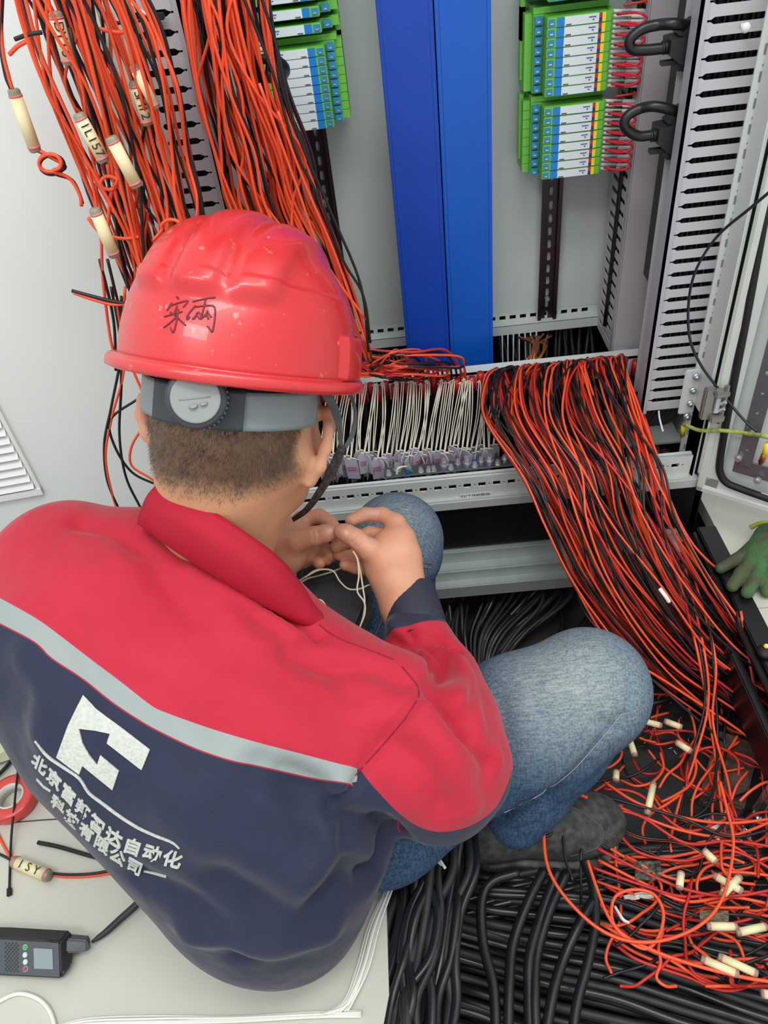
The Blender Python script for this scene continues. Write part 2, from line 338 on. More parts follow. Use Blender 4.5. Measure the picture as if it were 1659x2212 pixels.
for k_, (xl, xr, z0, lab, op) in enumerate([(.384, .464, .225, 'grey slotted cable duct standing behind the rightmost duct, smooth cover forward', 1), (-.24, -.165, .24, 'grey slotted cable duct hidden behind the second hanging wire bundle', -1)]):
    t = thing('cable_duct', (xl, 1.3, z0), lab, 'cable duct'); H = 1.2; ln = .0 if op > 0 else 0
    n = int(H/.021); D = .11
    hl = [slotp(.012, D-.014, .02+i*.021, .0085) for i in range(n)]
    xs = xl if op > 0 else xr
    plate(rectp(0, 0, D, H), hl, frame((xs, 1.245, z0), (0, 1, 0), (0, 0, 1)), .0016, 'slotted_wall', DUCT, t)
    plate(rectp(0, 0, D, H), hl, frame((xr if op > 0 else xl, 1.245, z0), (0, 1, 0), (0, 0, 1)), .0016, 'slotted_wall', DUCT, t)
    MB().box((xl-.001, 1.238, z0-.003), (xr+.001, 1.242, z0+H), bev=.001).box((xl-.0016, 1.238, z0), (xl+.0005, 1.252, z0+H)).box((xr-.0005, 1.238, z0), (xr+.0016, 1.252, z0+H)).build('cover', mat('duct_cover2', 'ABA8AD', .35), t)
    MB().box((xl, 1.355, z0), (xr, 1.357, z0+H)).build('base_wall', DUCT, t)
# blue ducts
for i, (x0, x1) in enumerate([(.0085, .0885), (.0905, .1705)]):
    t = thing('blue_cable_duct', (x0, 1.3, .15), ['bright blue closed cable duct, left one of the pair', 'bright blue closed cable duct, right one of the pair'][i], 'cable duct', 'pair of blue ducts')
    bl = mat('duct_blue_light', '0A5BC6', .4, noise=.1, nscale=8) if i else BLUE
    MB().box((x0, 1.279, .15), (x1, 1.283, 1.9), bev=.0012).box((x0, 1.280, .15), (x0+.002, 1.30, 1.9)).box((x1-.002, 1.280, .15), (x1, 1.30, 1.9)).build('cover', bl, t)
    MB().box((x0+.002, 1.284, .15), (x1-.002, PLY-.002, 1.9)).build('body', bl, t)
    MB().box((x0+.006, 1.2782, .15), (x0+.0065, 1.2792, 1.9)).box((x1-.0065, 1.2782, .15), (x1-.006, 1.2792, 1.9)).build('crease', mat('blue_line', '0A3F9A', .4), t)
# DIN rails
for i, (xc, z0) in enumerate([(-.108, .236), (.285, .236)]):
    t = thing('mounting_rail', (xc, 1.35, z0), ['dark perforated steel mounting rail behind the second hanging wire bundle', 'dark perforated steel mounting rail to the right of the blue ducts'][i], 'rail')
    hl = []; z = .012
    while z < 1.2: hl.append([(y_, x_) for x_, y_ in slotp(z, z+.016, .0125, .0062)]); z += .0235
    plate(rectp(0, 0, .025, 1.3), hl, frame((xc-.0125, 1.362, z0), (1, 0, 0), (0, 0, 1)), .0014, 'web', RAILM, t)
    MB().box((xc-.0135, 1.354, z0-.004), (xc-.0115, 1.362, z0+1.3)).box((xc+.0115, 1.354, z0-.004), (xc+.0135, 1.362, z0+1.3)).box((xc-.018, 1.353, z0-.004), (xc-.0115, 1.3545, z0+1.3)).box((xc+.0115, 1.353, z0-.004), (xc+.018, 1.3545, z0+1.3)).build('flange', RAILM, t)
    MB().cyl((xc, 1.361, z0+.055), (xc, 1.355, z0+.055), .0045, 10).cyl((xc, 1.361, z0+.285), (xc, 1.355, z0+.285), .0045, 10).build('screw', STEEL, t)
# ================================================================ green isolator modules
GREEN = mat('module_green', '6FBF4A', .45); BLT = mat('terminal_blue', '2C8FC4', .35, noise=.25, nscale=300); BLS = mat('stripe_blue', '1480D2', .4)
MWH = mat('label_white', 'DDE8EC', .4); YEL = mat('stripe_yellow', 'F2E81E', .4); RDS = mat('stripe_red', 'D02A35', .4); NAVS = mat('stripe_navy', '2D2F86', .4)
txt = {}
def module(xc, z, mirror, lab, first=False):
    """narrow DIN module lying horizontally, stacked vertically; width along x .1, height along z .013"""
    t = thing('signal_module', (xc, 1.25, z), lab, 'signal module', 'green and white signal modules on the %s rail' % ('left' if mirror else 'right'))
    s = -1 if mirror else 1; h = .0125
    def bx(x0, y0, z0_, x1, y1, z1, bev=0):
        a, c = xc+s*x0, xc+s*x1; return ((min(a, c), y0, z+z0_), (max(a, c), y1, z+z1), bev)
    def B(name, m, *bs, **k):
        q = MB()
        for lo, hi, bv in bs: q.box(lo, hi, bev=bv)
        return q.build(name, m, t, **k)
    ho = B('housing', GREEN, bx(-.038, 1.255, 0, .052, 1.35, h, .001), bx(-.052, 1.285, 0, .058, 1.35, h), bx(-.062, 1.30, 0, -.05, 1.35, h), bx(.046, 1.262, 0, .056, 1.3, h, .001))
    B('blue_stripe', BLS, bx(-.0245, 1.2535, .001, -.014, 1.256, h-.0006))
    B('terminal', BLT, bx(-.037, 1.2545, .0012, -.0265, 1.26, h-.0012, .0006)); B('terminal', BLT, bx(-.051, 1.278, .0012, -.04, 1.29, h-.0012, .0006))
    for sc_ in (bx(-.034, 1.2535, .004, -.0295, 1.2555, .006), bx(-.048, 1.277, .004, -.0435, 1.279, .006), bx(.047, 1.2605, .005, .0515, 1.2625, .007)): B('screw', STEEL, sc_)
    B('red_mark', RDS, bx(.0345, 1.2535, h*.5, .0385, 1.256, h-.0006)); B('navy_mark', NAVS, bx(.0345, 1.2535, .001, .0385, 1.256, h*.5)); B('yellow_mark', YEL, bx(.0385, 1.2535, .001, .0435, 1.256, h-.0006))
    q = MB(); lo_, hi_, _b = bx(-.014, 1.2535, .001, .034, 1.256, h-.0006); q.box(lo_, hi_)
    def up(zo, x0, n, w_, m_=0):
        for j in range(n): q.box((xc+s*x0+j*w_*1.4, 1.2528, z+zo), (xc+s*x0+j*w_*1.4+w_, 1.2538, z+zo+.0013), m_+1)
    up(.0078, .020 if not mirror else .031, 8, .0009, 0); up(.0045, .025, 2, .0009, 1); up(.0018, -.012 if not mirror else -.004, 7, .0008, 1)
    q.build('front_label', [MWH, mat('print_blue', '3648B0', .5), INK], t)
    return t
def stack(xc, zs, mirror, side):
    base = None
    words = ['topmost', 'second', 'third', 'fourth', 'fifth', 'sixth', 'seventh', 'eighth', 'ninth', 'tenth']
    for gi, (ztop, n, pitch) in enumerate(zs):
        blk = ['top', 'upper full', 'lower full'][gi+(3-len(zs))]
        for i in range(n):
            z = ztop-.0125-i*pitch
            lab = 'green and white signal module, %s in the %s block of the %s column' % (words[i], blk, side)
            if base is None: base = module(xc, z, mirror, lab); bz = z; continue
            c = copyset(base, (0, 0, z-bz)); c['label'] = lab
        z0 = ztop+.0005
        e = MB().box((xc-.052, 1.29, z0), (xc+.056, 1.35, z0+.008)).box((xc-(.065 if not mirror else -.055), 1.32, z0-.09), (xc-(.058 if not mirror else -.062), 1.335, z0+.006)).build('end_bracket', GREEN)
        tag(e, 'green end bracket above the %s block of the %s signal modules' % (blk, side), 'bracket')
P_ = .0148
def topz(px, py): return PY(px, py, 1.254).z
za, zb = topz(1250, 32), topz(1235, 205)
zc_, zd = topz(1230, 228), topz(1220, 385)
stack(.284, [(topz(1250, 18)+.045, 2, .0215), (za, 8, (za-zb)/8), (zc_, 8, (zc_-zd)/8)], False, 'right')
ze, zf = topz(640, 107), topz(655, 283); zg = topz(620, 93)
stack(-.108, [(zg+.078, 4, .0195), (ze, 9, (ze-zf)/9)], True, 'left')
# ================================================================ wires and cables
def jit(s): return Vector(rng.normal(0, s, 3))
def place(spec, t, n):
    """spec: (pxL,pyL),(pxR,pyR),(mode,value0,value1) -> point at fraction t; n in 0..1 picks depth in the bundle"""
    (x0, y0), (x1, y1), (mode, v0, v1) = spec
    px, py, v = x0+(x1-x0)*t, y0+(y1-y0)*t, v0+(v1-v0)*n
    return {'y': PY, 'z': PZ}[mode](px, py, v) if mode != 'd' else K(px, py, v)
def fan(n, secs, r, mats, names, labels, group, jt=.03, js=.0015, seg=8, swap=.15, trange=None, name='electric_wire'):
    out = []
    for i in range(n):
        t = (i+.5)/n; dn = rng.random(); P = []; p0_, p1_ = rng.normal(0, swap, 2); am = rng.normal(0, swap*.5); fr = rng.random()*3+1; f0 = rng.random()*6
        for k, s_ in enumerate(secs):
            u_ = k/(len(secs)-1); tt = min(1.03, max(-.03, t+p0_*(1-u_)+p1_*u_+am*math.sin(fr*u_*3+f0)+rng.normal(0, jt*.35)))
            P.append(place(s_, tt, dn)+jit(js))
        if rng.random() < .25: P = P[:-1] if len(P) > 4 else P
        k = i % len(mats)
        out.append(wire(name, P, r*(1+rng.normal(0, .05)), mats[k], labels[k], names, group, seg))
    return out
RB = [REDW, BLKW]
# A: bundle hanging in front of the folded left door
secA = [((30, -60), (280, -60), ('y', .84, .98)), ((60, 60), (335, 60), ('y', .85, .98)), ((105, 190), (375, 190), ('y', .86, .98)), ((165, 320), (400, 330), ('y', .88, .99)),
        ((205, 430), (430, 440), ('y', .88, .98)), ((240, 520), (440, 530), ('y', .88, .97)), ((285, 620), (400, 600), ('y', .88, .97)), ((300, 700), (420, 700), ('y', .88, .96))]
gA = 'loose wires of the bundle hanging at the upper left'
fan(80, secA, .0018, [REDW, BLKW, REDW, REDW, BLKW], 'wire', ['thin orange-red wire in the bundle hanging in front of the white left door', 'thin black wire in the bundle hanging in front of the white left door', 'thin orange-red wire in the bundle hanging in front of the white left door', 'thin orange-red wire in the bundle hanging in front of the white left door', 'thin black wire in the bundle hanging in front of the white left door'], gA, swap=.18, jt=.02)
# wires that drop lower, left of the head
low = [([(45, -40), (90, 120), (180, 330), (215, 480), (222, 600), (240, 740), (262, 800)], REDW), ([(150, 60), (240, 420), (262, 560), (300, 690), (330, 760)], BLKW),
       ([(262, 640), (262, 760), (240, 880), (225, 960), (232, 1040), (262, 1110)], BLKW), ([(250, 640), (268, 790), (242, 900), (228, 990), (246, 1080), (265, 1120)], REDW),
       ([(240, 620), (258, 720), (262, 830), (258, 940), (272, 1030), (305, 1100)], BLKW), ([(300, 600), (290, 740), (330, 830), (300, 860), (240, 905), (246, 960), (285, 1020), (345, 1050)], BLKW),
       ([(270, 620), (268, 740), (310, 850), (330, 870)], REDW), ([(310, 920), (284, 965), (284, 1005), (320, 1030), (352, 1050)], REDW), ([(232, 560), (262, 680), (300, 800)], BLKW), ([(215, 560), (245, 690), (250, 800)], BLKW)]
for i, (q, mm) in enumerate(low):
    wire('electric_wire', [PY(x, y, .9) for x, y in q], .0019, mm, ('thin %s wire dangling lower than the rest, left of the worker\'s head' % ('red' if mm is REDW else 'black')), 'wire', 'wires dangling left of the head')
# knots and stray ends
def loopy(c, r, y, mm, lab, end=None, start=None, turns=1.25, a0=0, rr=.0021):
    c = Vector(c); pts = []
    if start: pts.append(PY(*start, y))
    for k in range(int(turns*10)+1):
        a = a0+2*math.pi*k/10; q = PY(c.x+r*math.cos(a), c.y+.8*r*math.sin(a), y-.004*k/6); pts.append(q)
    if end: pts += [PY(*e, y) for e in end]
    wire('electric_wire', pts, rr, mm, lab, 'wire', 'knotted wire ends at the upper left', seg=4)
loopy((108, 352, 0), 24, .90, REDW, 'red wire tied in a loop under the hanging cream marker sleeve', [(150, 385), (172, 420), (176, 445)], (80, 322))
loopy((112, 356, 0), 26, .905, BLKW, 'black wire tied in a loop under the hanging cream marker sleeve', [(154, 388), (170, 415), (178, 440)], (83, 326))
loopy((236, 395, 0), 18, .89, REDW, 'red wire looped below the lettered marker sleeve', [(240, 420), (232, 500)], (232, 355), a0=-1.5)
loopy((370, 492, 0), 22, .88, REDW, 'orange-red wire curling up beside the helmet', [(395, 500)], (330, 520), a0=2.8, turns=.7)
for q, mm in (([(0, -20), (4, 100), (18, 165), (26, 192)], REDW), ([(5, -20), (2, 90), (12, 160), (24, 192)], BLKW), ([(20, 118), (38, 100), (60, 88)], REDW), ([(32, 85), (60, 75), (90, 70)], BLKW), ([(155, 628), (200, 640), (240, 650), (280, 655), (300, 640)], BLKW), ([(158, 632), (205, 648), (250, 658), (300, 650)], REDW), ([(280, 68), (250, 70), (215, 62)], REDW), ([(300, 512), (260, 515), (215, 500), (190, 470)], REDW)):
    wire('electric_wire', [PY(x, y, .885) for x, y in q], .0022, mm, 'stray %s wire end sticking out beside the hanging bundle' % ('red' if mm is REDW else 'black'), 'wire', 'stray wire ends at the upper left')
# B: second bundle, between left duct and left rail
secB = [((395, -60), (565, -60), ('y', 1.0, 1.07)), ((410, 60), (585, 60), ('y', 1.0, 1.07)), ((432, 200), (615, 200), ('y', 1.0, 1.08)), ((470, 330), (665, 330), ('y', 1.0, 1.09)),
        ((500, 440), (690, 440), ('y', 1.0, 1.1)), ((560, 560), (735, 560), ('y', 1.0, 1.12)), ((640, 680), (775, 690), ('y', 1.02, 1.14)), ((720, 780), (800, 780), ('y', 1.06, 1.16))]
fan(85, secB, .0020, [REDW, BLKW, REDW], 'wire', ['thin orange-red wire in the bundle hanging beside the left rail of modules', 'thin black wire in the bundle hanging beside the left rail of modules', 'thin orange-red wire in the bundle hanging beside the left rail of modules'], 'wires of the bundle hanging beside the left rail', swap=.15, jt=.02, js=.0015)
for q, mm in (([(520, -20), (590, 160), (640, 330), (690, 430), (740, 560), (785, 640), (800, 740)], BLKW), ([(560, -20), (600, 110), (640, 280), (720, 470), (780, 620), (796, 760)], BLKW), ([(600, 240), (660, 400), (720, 540), (770, 680), (790, 740)], REDW), ([(560, 180), (640, 400), (700, 560), (790, 690)], REDW)):
    wire('electric_wire', [PY(x, y, .99) for x, y in q], .0019, mm, 'single long %s wire sagging to the right of the left mounting rail' % ('red' if mm is REDW else 'black'), 'wire', 'single wires right of the left rail')
# thick black cable loop and wire ends at left module column
wire('power_cable', [PY(545, 130, 1.1), PY(580, 128, 1.1), PY(612, 140, 1.12), PY(615, 160, 1.16), PY(590, 170, 1.2), PY(560, 165, 1.22)], .006, CABLE, 'short thick black cable looping out beside the left green modules', 'cable', n=10)
# bunch curling over the clamp rail, right of the helmet
ends = [(850+i*10, 812+((i*37) % 22)) for i in range(14)]
for i in range(34):
    ex, ey = ends[i % 14]; sx = 740+rng.random()*30; sy = 700+rng.random()*110; top = 752+rng.random()*60
    wire('electric_wire', [PY(sx, sy, 1.12), PY(sx+45, max(sy, top)+rng.normal(0, 6), 1.13), PY((sx+ex)/2+30, top+6, 1.12), PY(ex-10+rng.random()*20, top+rng.random()*14, 1.15), PY(ex+22, min(ey, 800)-8, 1.17), PY(ex+28, ey+6, 1.185)], .0021, [REDW, BLKW, REDD][i % 3], 'thin %s wire arching from the second bundle over the white clamp rail' % ('red', 'black', 'dark red')[i % 3], 'wire', 'wires arching over the clamp rail')
# C: big bundle out of the cabinet to the lower right
secC = [((1075, 822), (1332, 786), ('y', 1.188, 1.21)), ((1085, 796), (1334, 770), ('y', 1.17, 1.20)), ((1060, 815), (1338, 790), ('y', 1.12, 1.17)), ((1055, 900), (1375, 900), ('y', 1.02, 1.10)),
        ((1140, 1030), (1420, 1010), ('y', .93, .985)), ((1190, 1140), (1450, 1120), ('y', .86, .965)), ((1260, 1280), (1530, 1260), ('y', .80, .90)), ((1390, 1440), (1640, 1400), ('y', .74, .84)), ((1540, 1560), (1760, 1480), ('y', .68, .8)), ((1680, 1680), (1900, 1560), ('y', .62, .75))]
gC = 'wires of the big bundle spilling from the cabinet'
fan(146, secC, .00185, [REDW, BLKW, REDW, REDD, BLKW], 'wire', ['thin orange-red wire spilling over the front rail to the lower right', 'thin black wire spilling over the front rail to the lower right', 'thin orange-red wire spilling over the front rail to the lower right', 'thin dark red wire spilling over the front rail to the lower right', 'thin black wire spilling over the front rail to the lower right'], gC, swap=.16, jt=.03, js=.0015)
for q, mm in (([(1330, 790), (1385, 880), (1440, 1060), (1500, 1180), (1600, 1270), (1690, 1340)], REDW), ([(1325, 790), (1370, 900), (1405, 1060), (1440, 1200), (1500, 1380), (1540, 1600), (1560, 1760)], REDW),
              ([(1060, 830), (1100, 920), (1160, 1040), (1210, 1180), (1260, 1300), (1330, 1400), (1450, 1480), (1600, 1580), (1700, 1660)], REDW), ([(1200, 1000), (1230, 1160), (1245, 1260), (1275, 1340), (1400, 1460), (1560, 1600)], BLKW),
              ([(1480, 1230), (1520, 1400), (1530, 1520), (1500, 1640), (1460, 1760), (1445, 1880), (1480, 2010), (1560, 2080)], REDW), ([(1470, 1210), (1512, 1400), (1522, 1520), (1492, 1640), (1468, 1760), (1452, 1880), (1470, 1990), (1500, 2060)], BLKW),
              ([(1500, 1250), (1545, 1420), (1540, 1560), (1575, 1700), (1585, 1830), (1560, 1960), (1500, 2060)], REDW), ([(1600, 1320), (1630, 1500), (1648, 1680), (1655, 1830), (1620, 1930)], REDW), ([(1590, 1320), (1640, 1520), (1652, 1700), (1640, 1860), (1600, 1950)], BLKW),
              ([(1530, 1330), (1545, 1480), (1550, 1620), (1535, 1730), (1490, 1770), (1440, 1790)], BLKW)):
    n = len(q)
    wire('electric_wire', [PY(x, y, 1.17-(1.17-.60)*min(1, max(0, (y-790)/900))) if y < 1300 else PZ(x, y, .02-min(1, (y-1300)/300)*.14) for x, y in q], .0022, mm, 'long %s wire straying out of the spilling bundle towards the floor' % ('red' if mm is REDW else 'black'), 'wire', 'stray wires of the spilling bundle')
# heat-shrink collars and black riser cables with hanging tags
SHR = mat('shrink_red', 'B5221C', .4)
N = 46
for i in range(N):
    x = -.235+i*(.405-(-.235))/(N-1)+rng.normal(0, .002); y = 1.185-(i % 2)*.013
    wire('power_cable', [(x+rng.normal(0, .01), y-.05, PITZ+.02), (x, y-.035, .0), (x+rng.normal(0, .003), y-.012, .12), (x, y, .215), (x, y, .243)], .0062, CABLE, 'upright black cable with red heat-shrink collar clamped behind the front rail', 'cable', 'upright black cables in the cabinet', seg=5, n=8)
    o = MB().cyl((x, y, .222), (x, y-.001, .252), .0068, 10).build('heat_shrink_collar', SHR, bpy.data.objects[-1] if False else COL.objects[-1], True)
for i in range(18):
    x = .19+i*.012; wire('power_cable', [(x, 1.33, -.1), (x+rng.normal(0, .006), 1.35, .08), (x+rng.normal(0, .008), 1.42, .22), (x+rng.normal(0, .01), 1.46, .32)], .0055, CABLE, 'black cable rising behind the clamp rail under the mounting plate', 'cable', 'black cables behind the clamp rail', seg=5)
for i in range(7):
    x = .195+i*.011; wire('bare_wire', [(x, 1.30, 0), (x+rng.normal(0, .002), 1.31, .12), (x, 1.33, .24)], .0013, GRW, 'thin grey wire rising in front of the rear black cables', 'wire', 'thin grey wires behind the clamp rail', seg=4)
for i in range(9):
    x0 = 1150+rng.normal(0, 10); pts = [PY(1120+i*9, 722+rng.random()*8, 1.33), PY(x0+5, 745, 1.29), PY(x0, 765, 1.27), PY(x0-15+rng.normal(0, 12), 795, 1.25)]
    wire('copper_braid', pts, .0026, COPPER, 'bare copper braid fanning out under the mounting plate', 'braid', 'copper braids under the plate', seg=5)
for i in range(8):
    x0 = 800+i*9; wire('copper_braid', [PY(x0, 765, 1.33), PY(x0+8, 785, 1.27), PY(x0+rng.normal(0, 8), 815, 1.24)], .0022, COPPER, 'bare copper braid behind the arching wires, left of the blue ducts', 'braid', 'copper braids left of the blue ducts', seg=4)
# cloth tags on strings
TAG = mat('tag_plastic', 'C9C7D6', .35); STAMP = mat('stamp_red', 'C77A9E', .6); STR = mat('string', 'E4E0CE', .7)
ts = []
for i in range(40):
    f = i/39; px = 690+f*375; ts.append((px, 1000-f*22+rng.normal(0, 5)-(10 if i % 3 == 0 else 0)))
random.shuffle(ts)
for i, (px, py) in enumerate(ts):
    y = 1.048+.035*rng.random(); top = PY(px+rng.normal(0, 6)+14, 832+8*rng.random()-(px-690)*.03, 1.165); kn = PY(px, py-6, y)
    t = thing('cable_tag', kn, 'white plastic tag hanging on a string in the row behind the front rail', 'tag', 'white tags hanging on strings')
    mid = (top+kn)/2+jit(.003)
    wire('string', [top+Vector((.002, 0, .004)), top, mid, kn], .00095, STR, parent=t, seg=5, n=5)
    wire('string', [top+Vector((-.003, 0, .002)), top+Vector((.003, 0, 0)), mid+Vector((.004, 0, 0)), kn+Vector((.001, 0, 0))], .00095, STR, parent=t, seg=5, n=5)
    wire('knot', [kn+Vector((-.006, -.002, .003)), kn, kn+Vector((.003, -.003, .004)), kn+Vector((.009, -.002, .001))], .0012, STR, parent=t, seg=4, n=5)
    a = rng.normal(0, .9); ca, sa = math.cos(a), math.sin(a); w_ = .0115; h = .048
    for sd in ((-1, 1) if i % 2 else (1,)):
        aa = a+(.5 if sd > 0 else -.4) if i % 2 else a
        M = Matrix.Translation(kn) @ Matrix.Rotation(aa, 4, 'Z') @ Matrix.Rotation(.12, 4, 'X')
        q = plate([(-w_, -h), (w_, -h), (w_, -.006), (w_*.6, 0), (-w_*.6, 0), (-w_, -.006)], [], M @ frame((0, -.001*sd, 0), (1, 0, 0), (0, 0, 1)), .0012, 'card', TAG, t)
        if i % 2 == 0 or sd > 0:
            sm = MB()
            for r_i in range(2):
                for c_i in range(4): sm.box((-.008+c_i*.0043, -.0032, -.02-r_i*.006), (-.005+c_i*.0043, -.0025, -.0163-r_i*.006), M=M)
            sm.build('stamp', STAMP, q)
# copper bus bar with bolts in front of the tags
t = thing('earth_bus_bar', (.1, 1.02, .18), 'shiny metal earth bar with a row of bolts along the front rail', 'bus bar')
pA, pB = PY(832, 1043, 1.022), PY(1185, 1012, 1.022); zt = .172
MB().box((pA.x, 1.015, zt-.004), (pB.x+.06, 1.04, zt), bev=.0008).build('bar', mat('bar_metal', '85868C', .35, .9), t)
big = [(861, 1032), (961, 1026), (1010, 1020), (1058, 1018), (1108, 1012)]; sml = [(842, 1042), (885, 1037), (911, 1040), (927, 1028), (938, 1034), (975, 1030), (990, 1023), (1026, 1020), (1040, 1023), (1075, 1016), (1090, 1019)]
for q, rr in [(p_, .0062) for p_ in big]+[(p_, .0042) for p_ in sml]:
    p = PY(q[0], q[1], 1.02+(.012 if rr > .005 or q[1] % 2 else 0)); p.z = zt
    MB().cyl(p, p+Vector((0, 0, rr*.35)), rr*1.25, 14).cyl(p+Vector((0, 0, rr*.35)), p+Vector((0, 0, rr*1.5)), rr, 6).cyl(p+Vector((0, 0, rr*1.5)), p+Vector((0, 0, rr*2.0)), rr*.8, 14).build('bolt', STEEL, t, False)
wire('earth_wire', [PY(857, 1028, 1.02), PY(860, 1012, 1.02), PY(878, 1008, 1.03), PY(890, 1018, 1.04)], .0018, mat('cream_wire', 'E4E0CE', .5), 'short white wire bolted to the earth bar', 'wire')
wire('earth_wire', [PY(878, 1010, 1.02), PY(890, 1018, 1.02), PY(900, 1030, 1.03)], .0017, mat('green_wire', '2E8F62', .5), 'short green wire on the earth bar beside a blue sleeve', 'wire')
wire('wire_sleeve', [PY(880, 1018, 1.018), PY(883, 1031, 1.018)], .003, BLUE, 'small blue sleeve beside the green wire on the earth bar', 'sleeve')
# cable ties / plugs / wires at the right module column
WT = mat('sleeve_white', 'DADAD8', .5)
words = ['first', 'second', 'third', 'fourth', 'fifth', 'sixth', 'seventh', 'eighth']
for blk, (zt_, zb_) in enumerate(((za, zb), (zc_, zd))):
    for i in range(8):
        z = zt_-(i+.5)*(zt_-zb_)/8; x = .343
        wn = 'white-sleeved wire pair plugged into the right column of modules'
        for j, mm in enumerate([GRW, BLKW if i % 2 else WHW]):
            zz = z+.003-j*.006
            t = thing('module_wire', (x, 1.27, zz), wn if mm is not BLKW else 'white-sleeved black wire plugged into the right column of modules', 'wire', 'light wires plugged into the right modules' if mm is not BLKW else 'black wires plugged into the right modules')
            MB().cyl((x-.006, 1.272, zz), (x+.010, 1.268, zz-.001), .0026, 8).build('ferrule', WT, t, True)
            MB().cyl((x+.022, 1.262, zz-.001), (x+.045, 1.262, zz-.004), .0028, 8).build('sleeve', WT, t, True)
            wire('conductor', [(x+.008, 1.268, zz), (x+.03, 1.263, zz-.001), (x+.05, 1.264, zz-.002+rng.normal(0, .002)), (x+.066, 1.268, zz-.006), (x+.055, 1.30, zz-.03)], .0017, mm, parent=t)
    # red jumper chain
    for i in range(7):
        z = zt_-(i+.5)*(zt_-zb_)/8; z2 = z-(zt_-zb_)/8; x = .349
        wire('jumper_wire', [(x-.004, 1.262, z), (x+.018, 1.240, z+.003), (x+.030, 1.236, (z+z2)/2+.002), (x+.018, 1.240, z2+.001), (x-.004, 1.260, z2+.001)], .0018, mat('jumper_red', 'D2243A', .4), 'red jumper wire loop linking two modules of the right column, %s block' % ('upper', 'lower')[blk], 'jumper wire', 'red jumper loops, %s block' % ('upper', 'lower')[blk])
    for z in (zt_+.004, zb_+.003):
        wire('electric_wire', [(.352, 1.258, z), (.375, 1.25, z+.003), (.395, 1.26, z+.001), (.402, 1.29, z-.006)], .0018, REDD, 'red wire leading from the right modules into the duct behind', 'wire', 'red feeders of the right modules')
for i in range(26):
    z = zf+.01+i*(zg+.06-zf)/26; x = -.165
    t = thing('module_wire', (x, 1.26, z), 'light wire plugged into the left column of modules, half hidden by the hanging bundle', 'wire', 'light wires plugged into the left modules')
    MB().cyl((x+.008, 1.262, z), (x-.014, 1.262, z), .003, 8).build('sleeve', WT, t, True)
    wire('conductor', [(x, 1.262, z), (x-.03, 1.262, z), (x-.05, 1.28, z-.02)], .0017, [REDD, BLKW, GRW][i % 3], parent=t, seg=4)
# data plugs with thick cable bows at the right
PLG = mat('plug_black', '202224', .45)
for k, (cx_, cy_, lab) in enumerate(((1465, 100, 'upper black moulded plug with a thick cable bow behind the right duct'), (1440, 290, 'lower black moulded plug with a thick cable bow behind the right duct'))):
    t = thing('data_plug', PY(cx_, cy_, 1.13), lab, 'plug', 'black data plugs'); y = 1.13
    def A(dx, dy, yy=1.13): return PY(cx_+dx, cy_+dy, yy)
    c = A(0, 0)
    def poly(pts, y0, y1, nm, m_):
        v = [tuple(A(a, b_, 1.13)) for a, b_ in pts]; v = [(p[0], y0, p[2]) for p in v]+[(p[0], y1, p[2]) for p in v]; n_ = len(pts)
        f = [tuple(range(n_)), tuple(range(n_, 2*n_))[::-1]]+[(i, i+n_, (i+1) % n_+n_, (i+1) % n_) for i in range(n_)]
        return MB().add(v, f).build(nm, m_, t)
    poly([(-22, -18), (28, -30), (42, -26), (32, 40), (-2, 34), (-26, 16)], 1.115, 1.15, 'housing', PLG)
    poly([(-2, -26), (30, -60), (62, -66), (50, -20)], 1.12, 1.15, 'collar', PLG)
    poly([(-8, 30), (34, 36), (28, 52), (-6, 50)], 1.12, 1.145, 'hood', PLG)
    poly([(-38, 32), (-4, 28), (-2, 38), (-38, 42)], 1.125, 1.135, 'thumbscrew', PLG)
    q = poly([(22, -34), (34, -36), (24, 4), (12, 4)], 1.108, 1.114, 'label', mat('plug_label', 'CBD6D2', .5)); q['label'] = 'pale label on the plug'
    MB().cyl(A(-20, 0), A(-36, 4), .008, 12, rings=[(0, .0085), (.2, .0085), (.21, .0065), (.35, .0065), (.36, .0085), (.6, .0085), (.61, .0065), (.75, .0065), (.76, .0085), (1, .0075)]).build('strain_relief', PLG, t, True)
    wire('cable', [A(-30, 2), A(-60, 4), A(-84, -8), (A(-92, -24)), A(-82, -42), A(-55, -56), A(-25, -60, 1.12), A(15, -52, 1.12), A(40, -44, 1.14)] if k else [A(-30, 4), A(-70, 8), (A(-100, 6)), A(-104, -14), A(-80, -36), A(-45, -46), A(-5, -48, 1.12), A(40, -42, 1.14)], .0068, CABLE, parent=t, n=12)
o = MB().box(PY(1455, 255, 1.16)-Vector((.0, 0, .25)), PY(1455, 255, 1.18)+Vector((.018, .02, .5))).build('module_backplane', PLG); tag(o, 'dark upright module strip half hidden behind the right slotted duct', 'module strip')
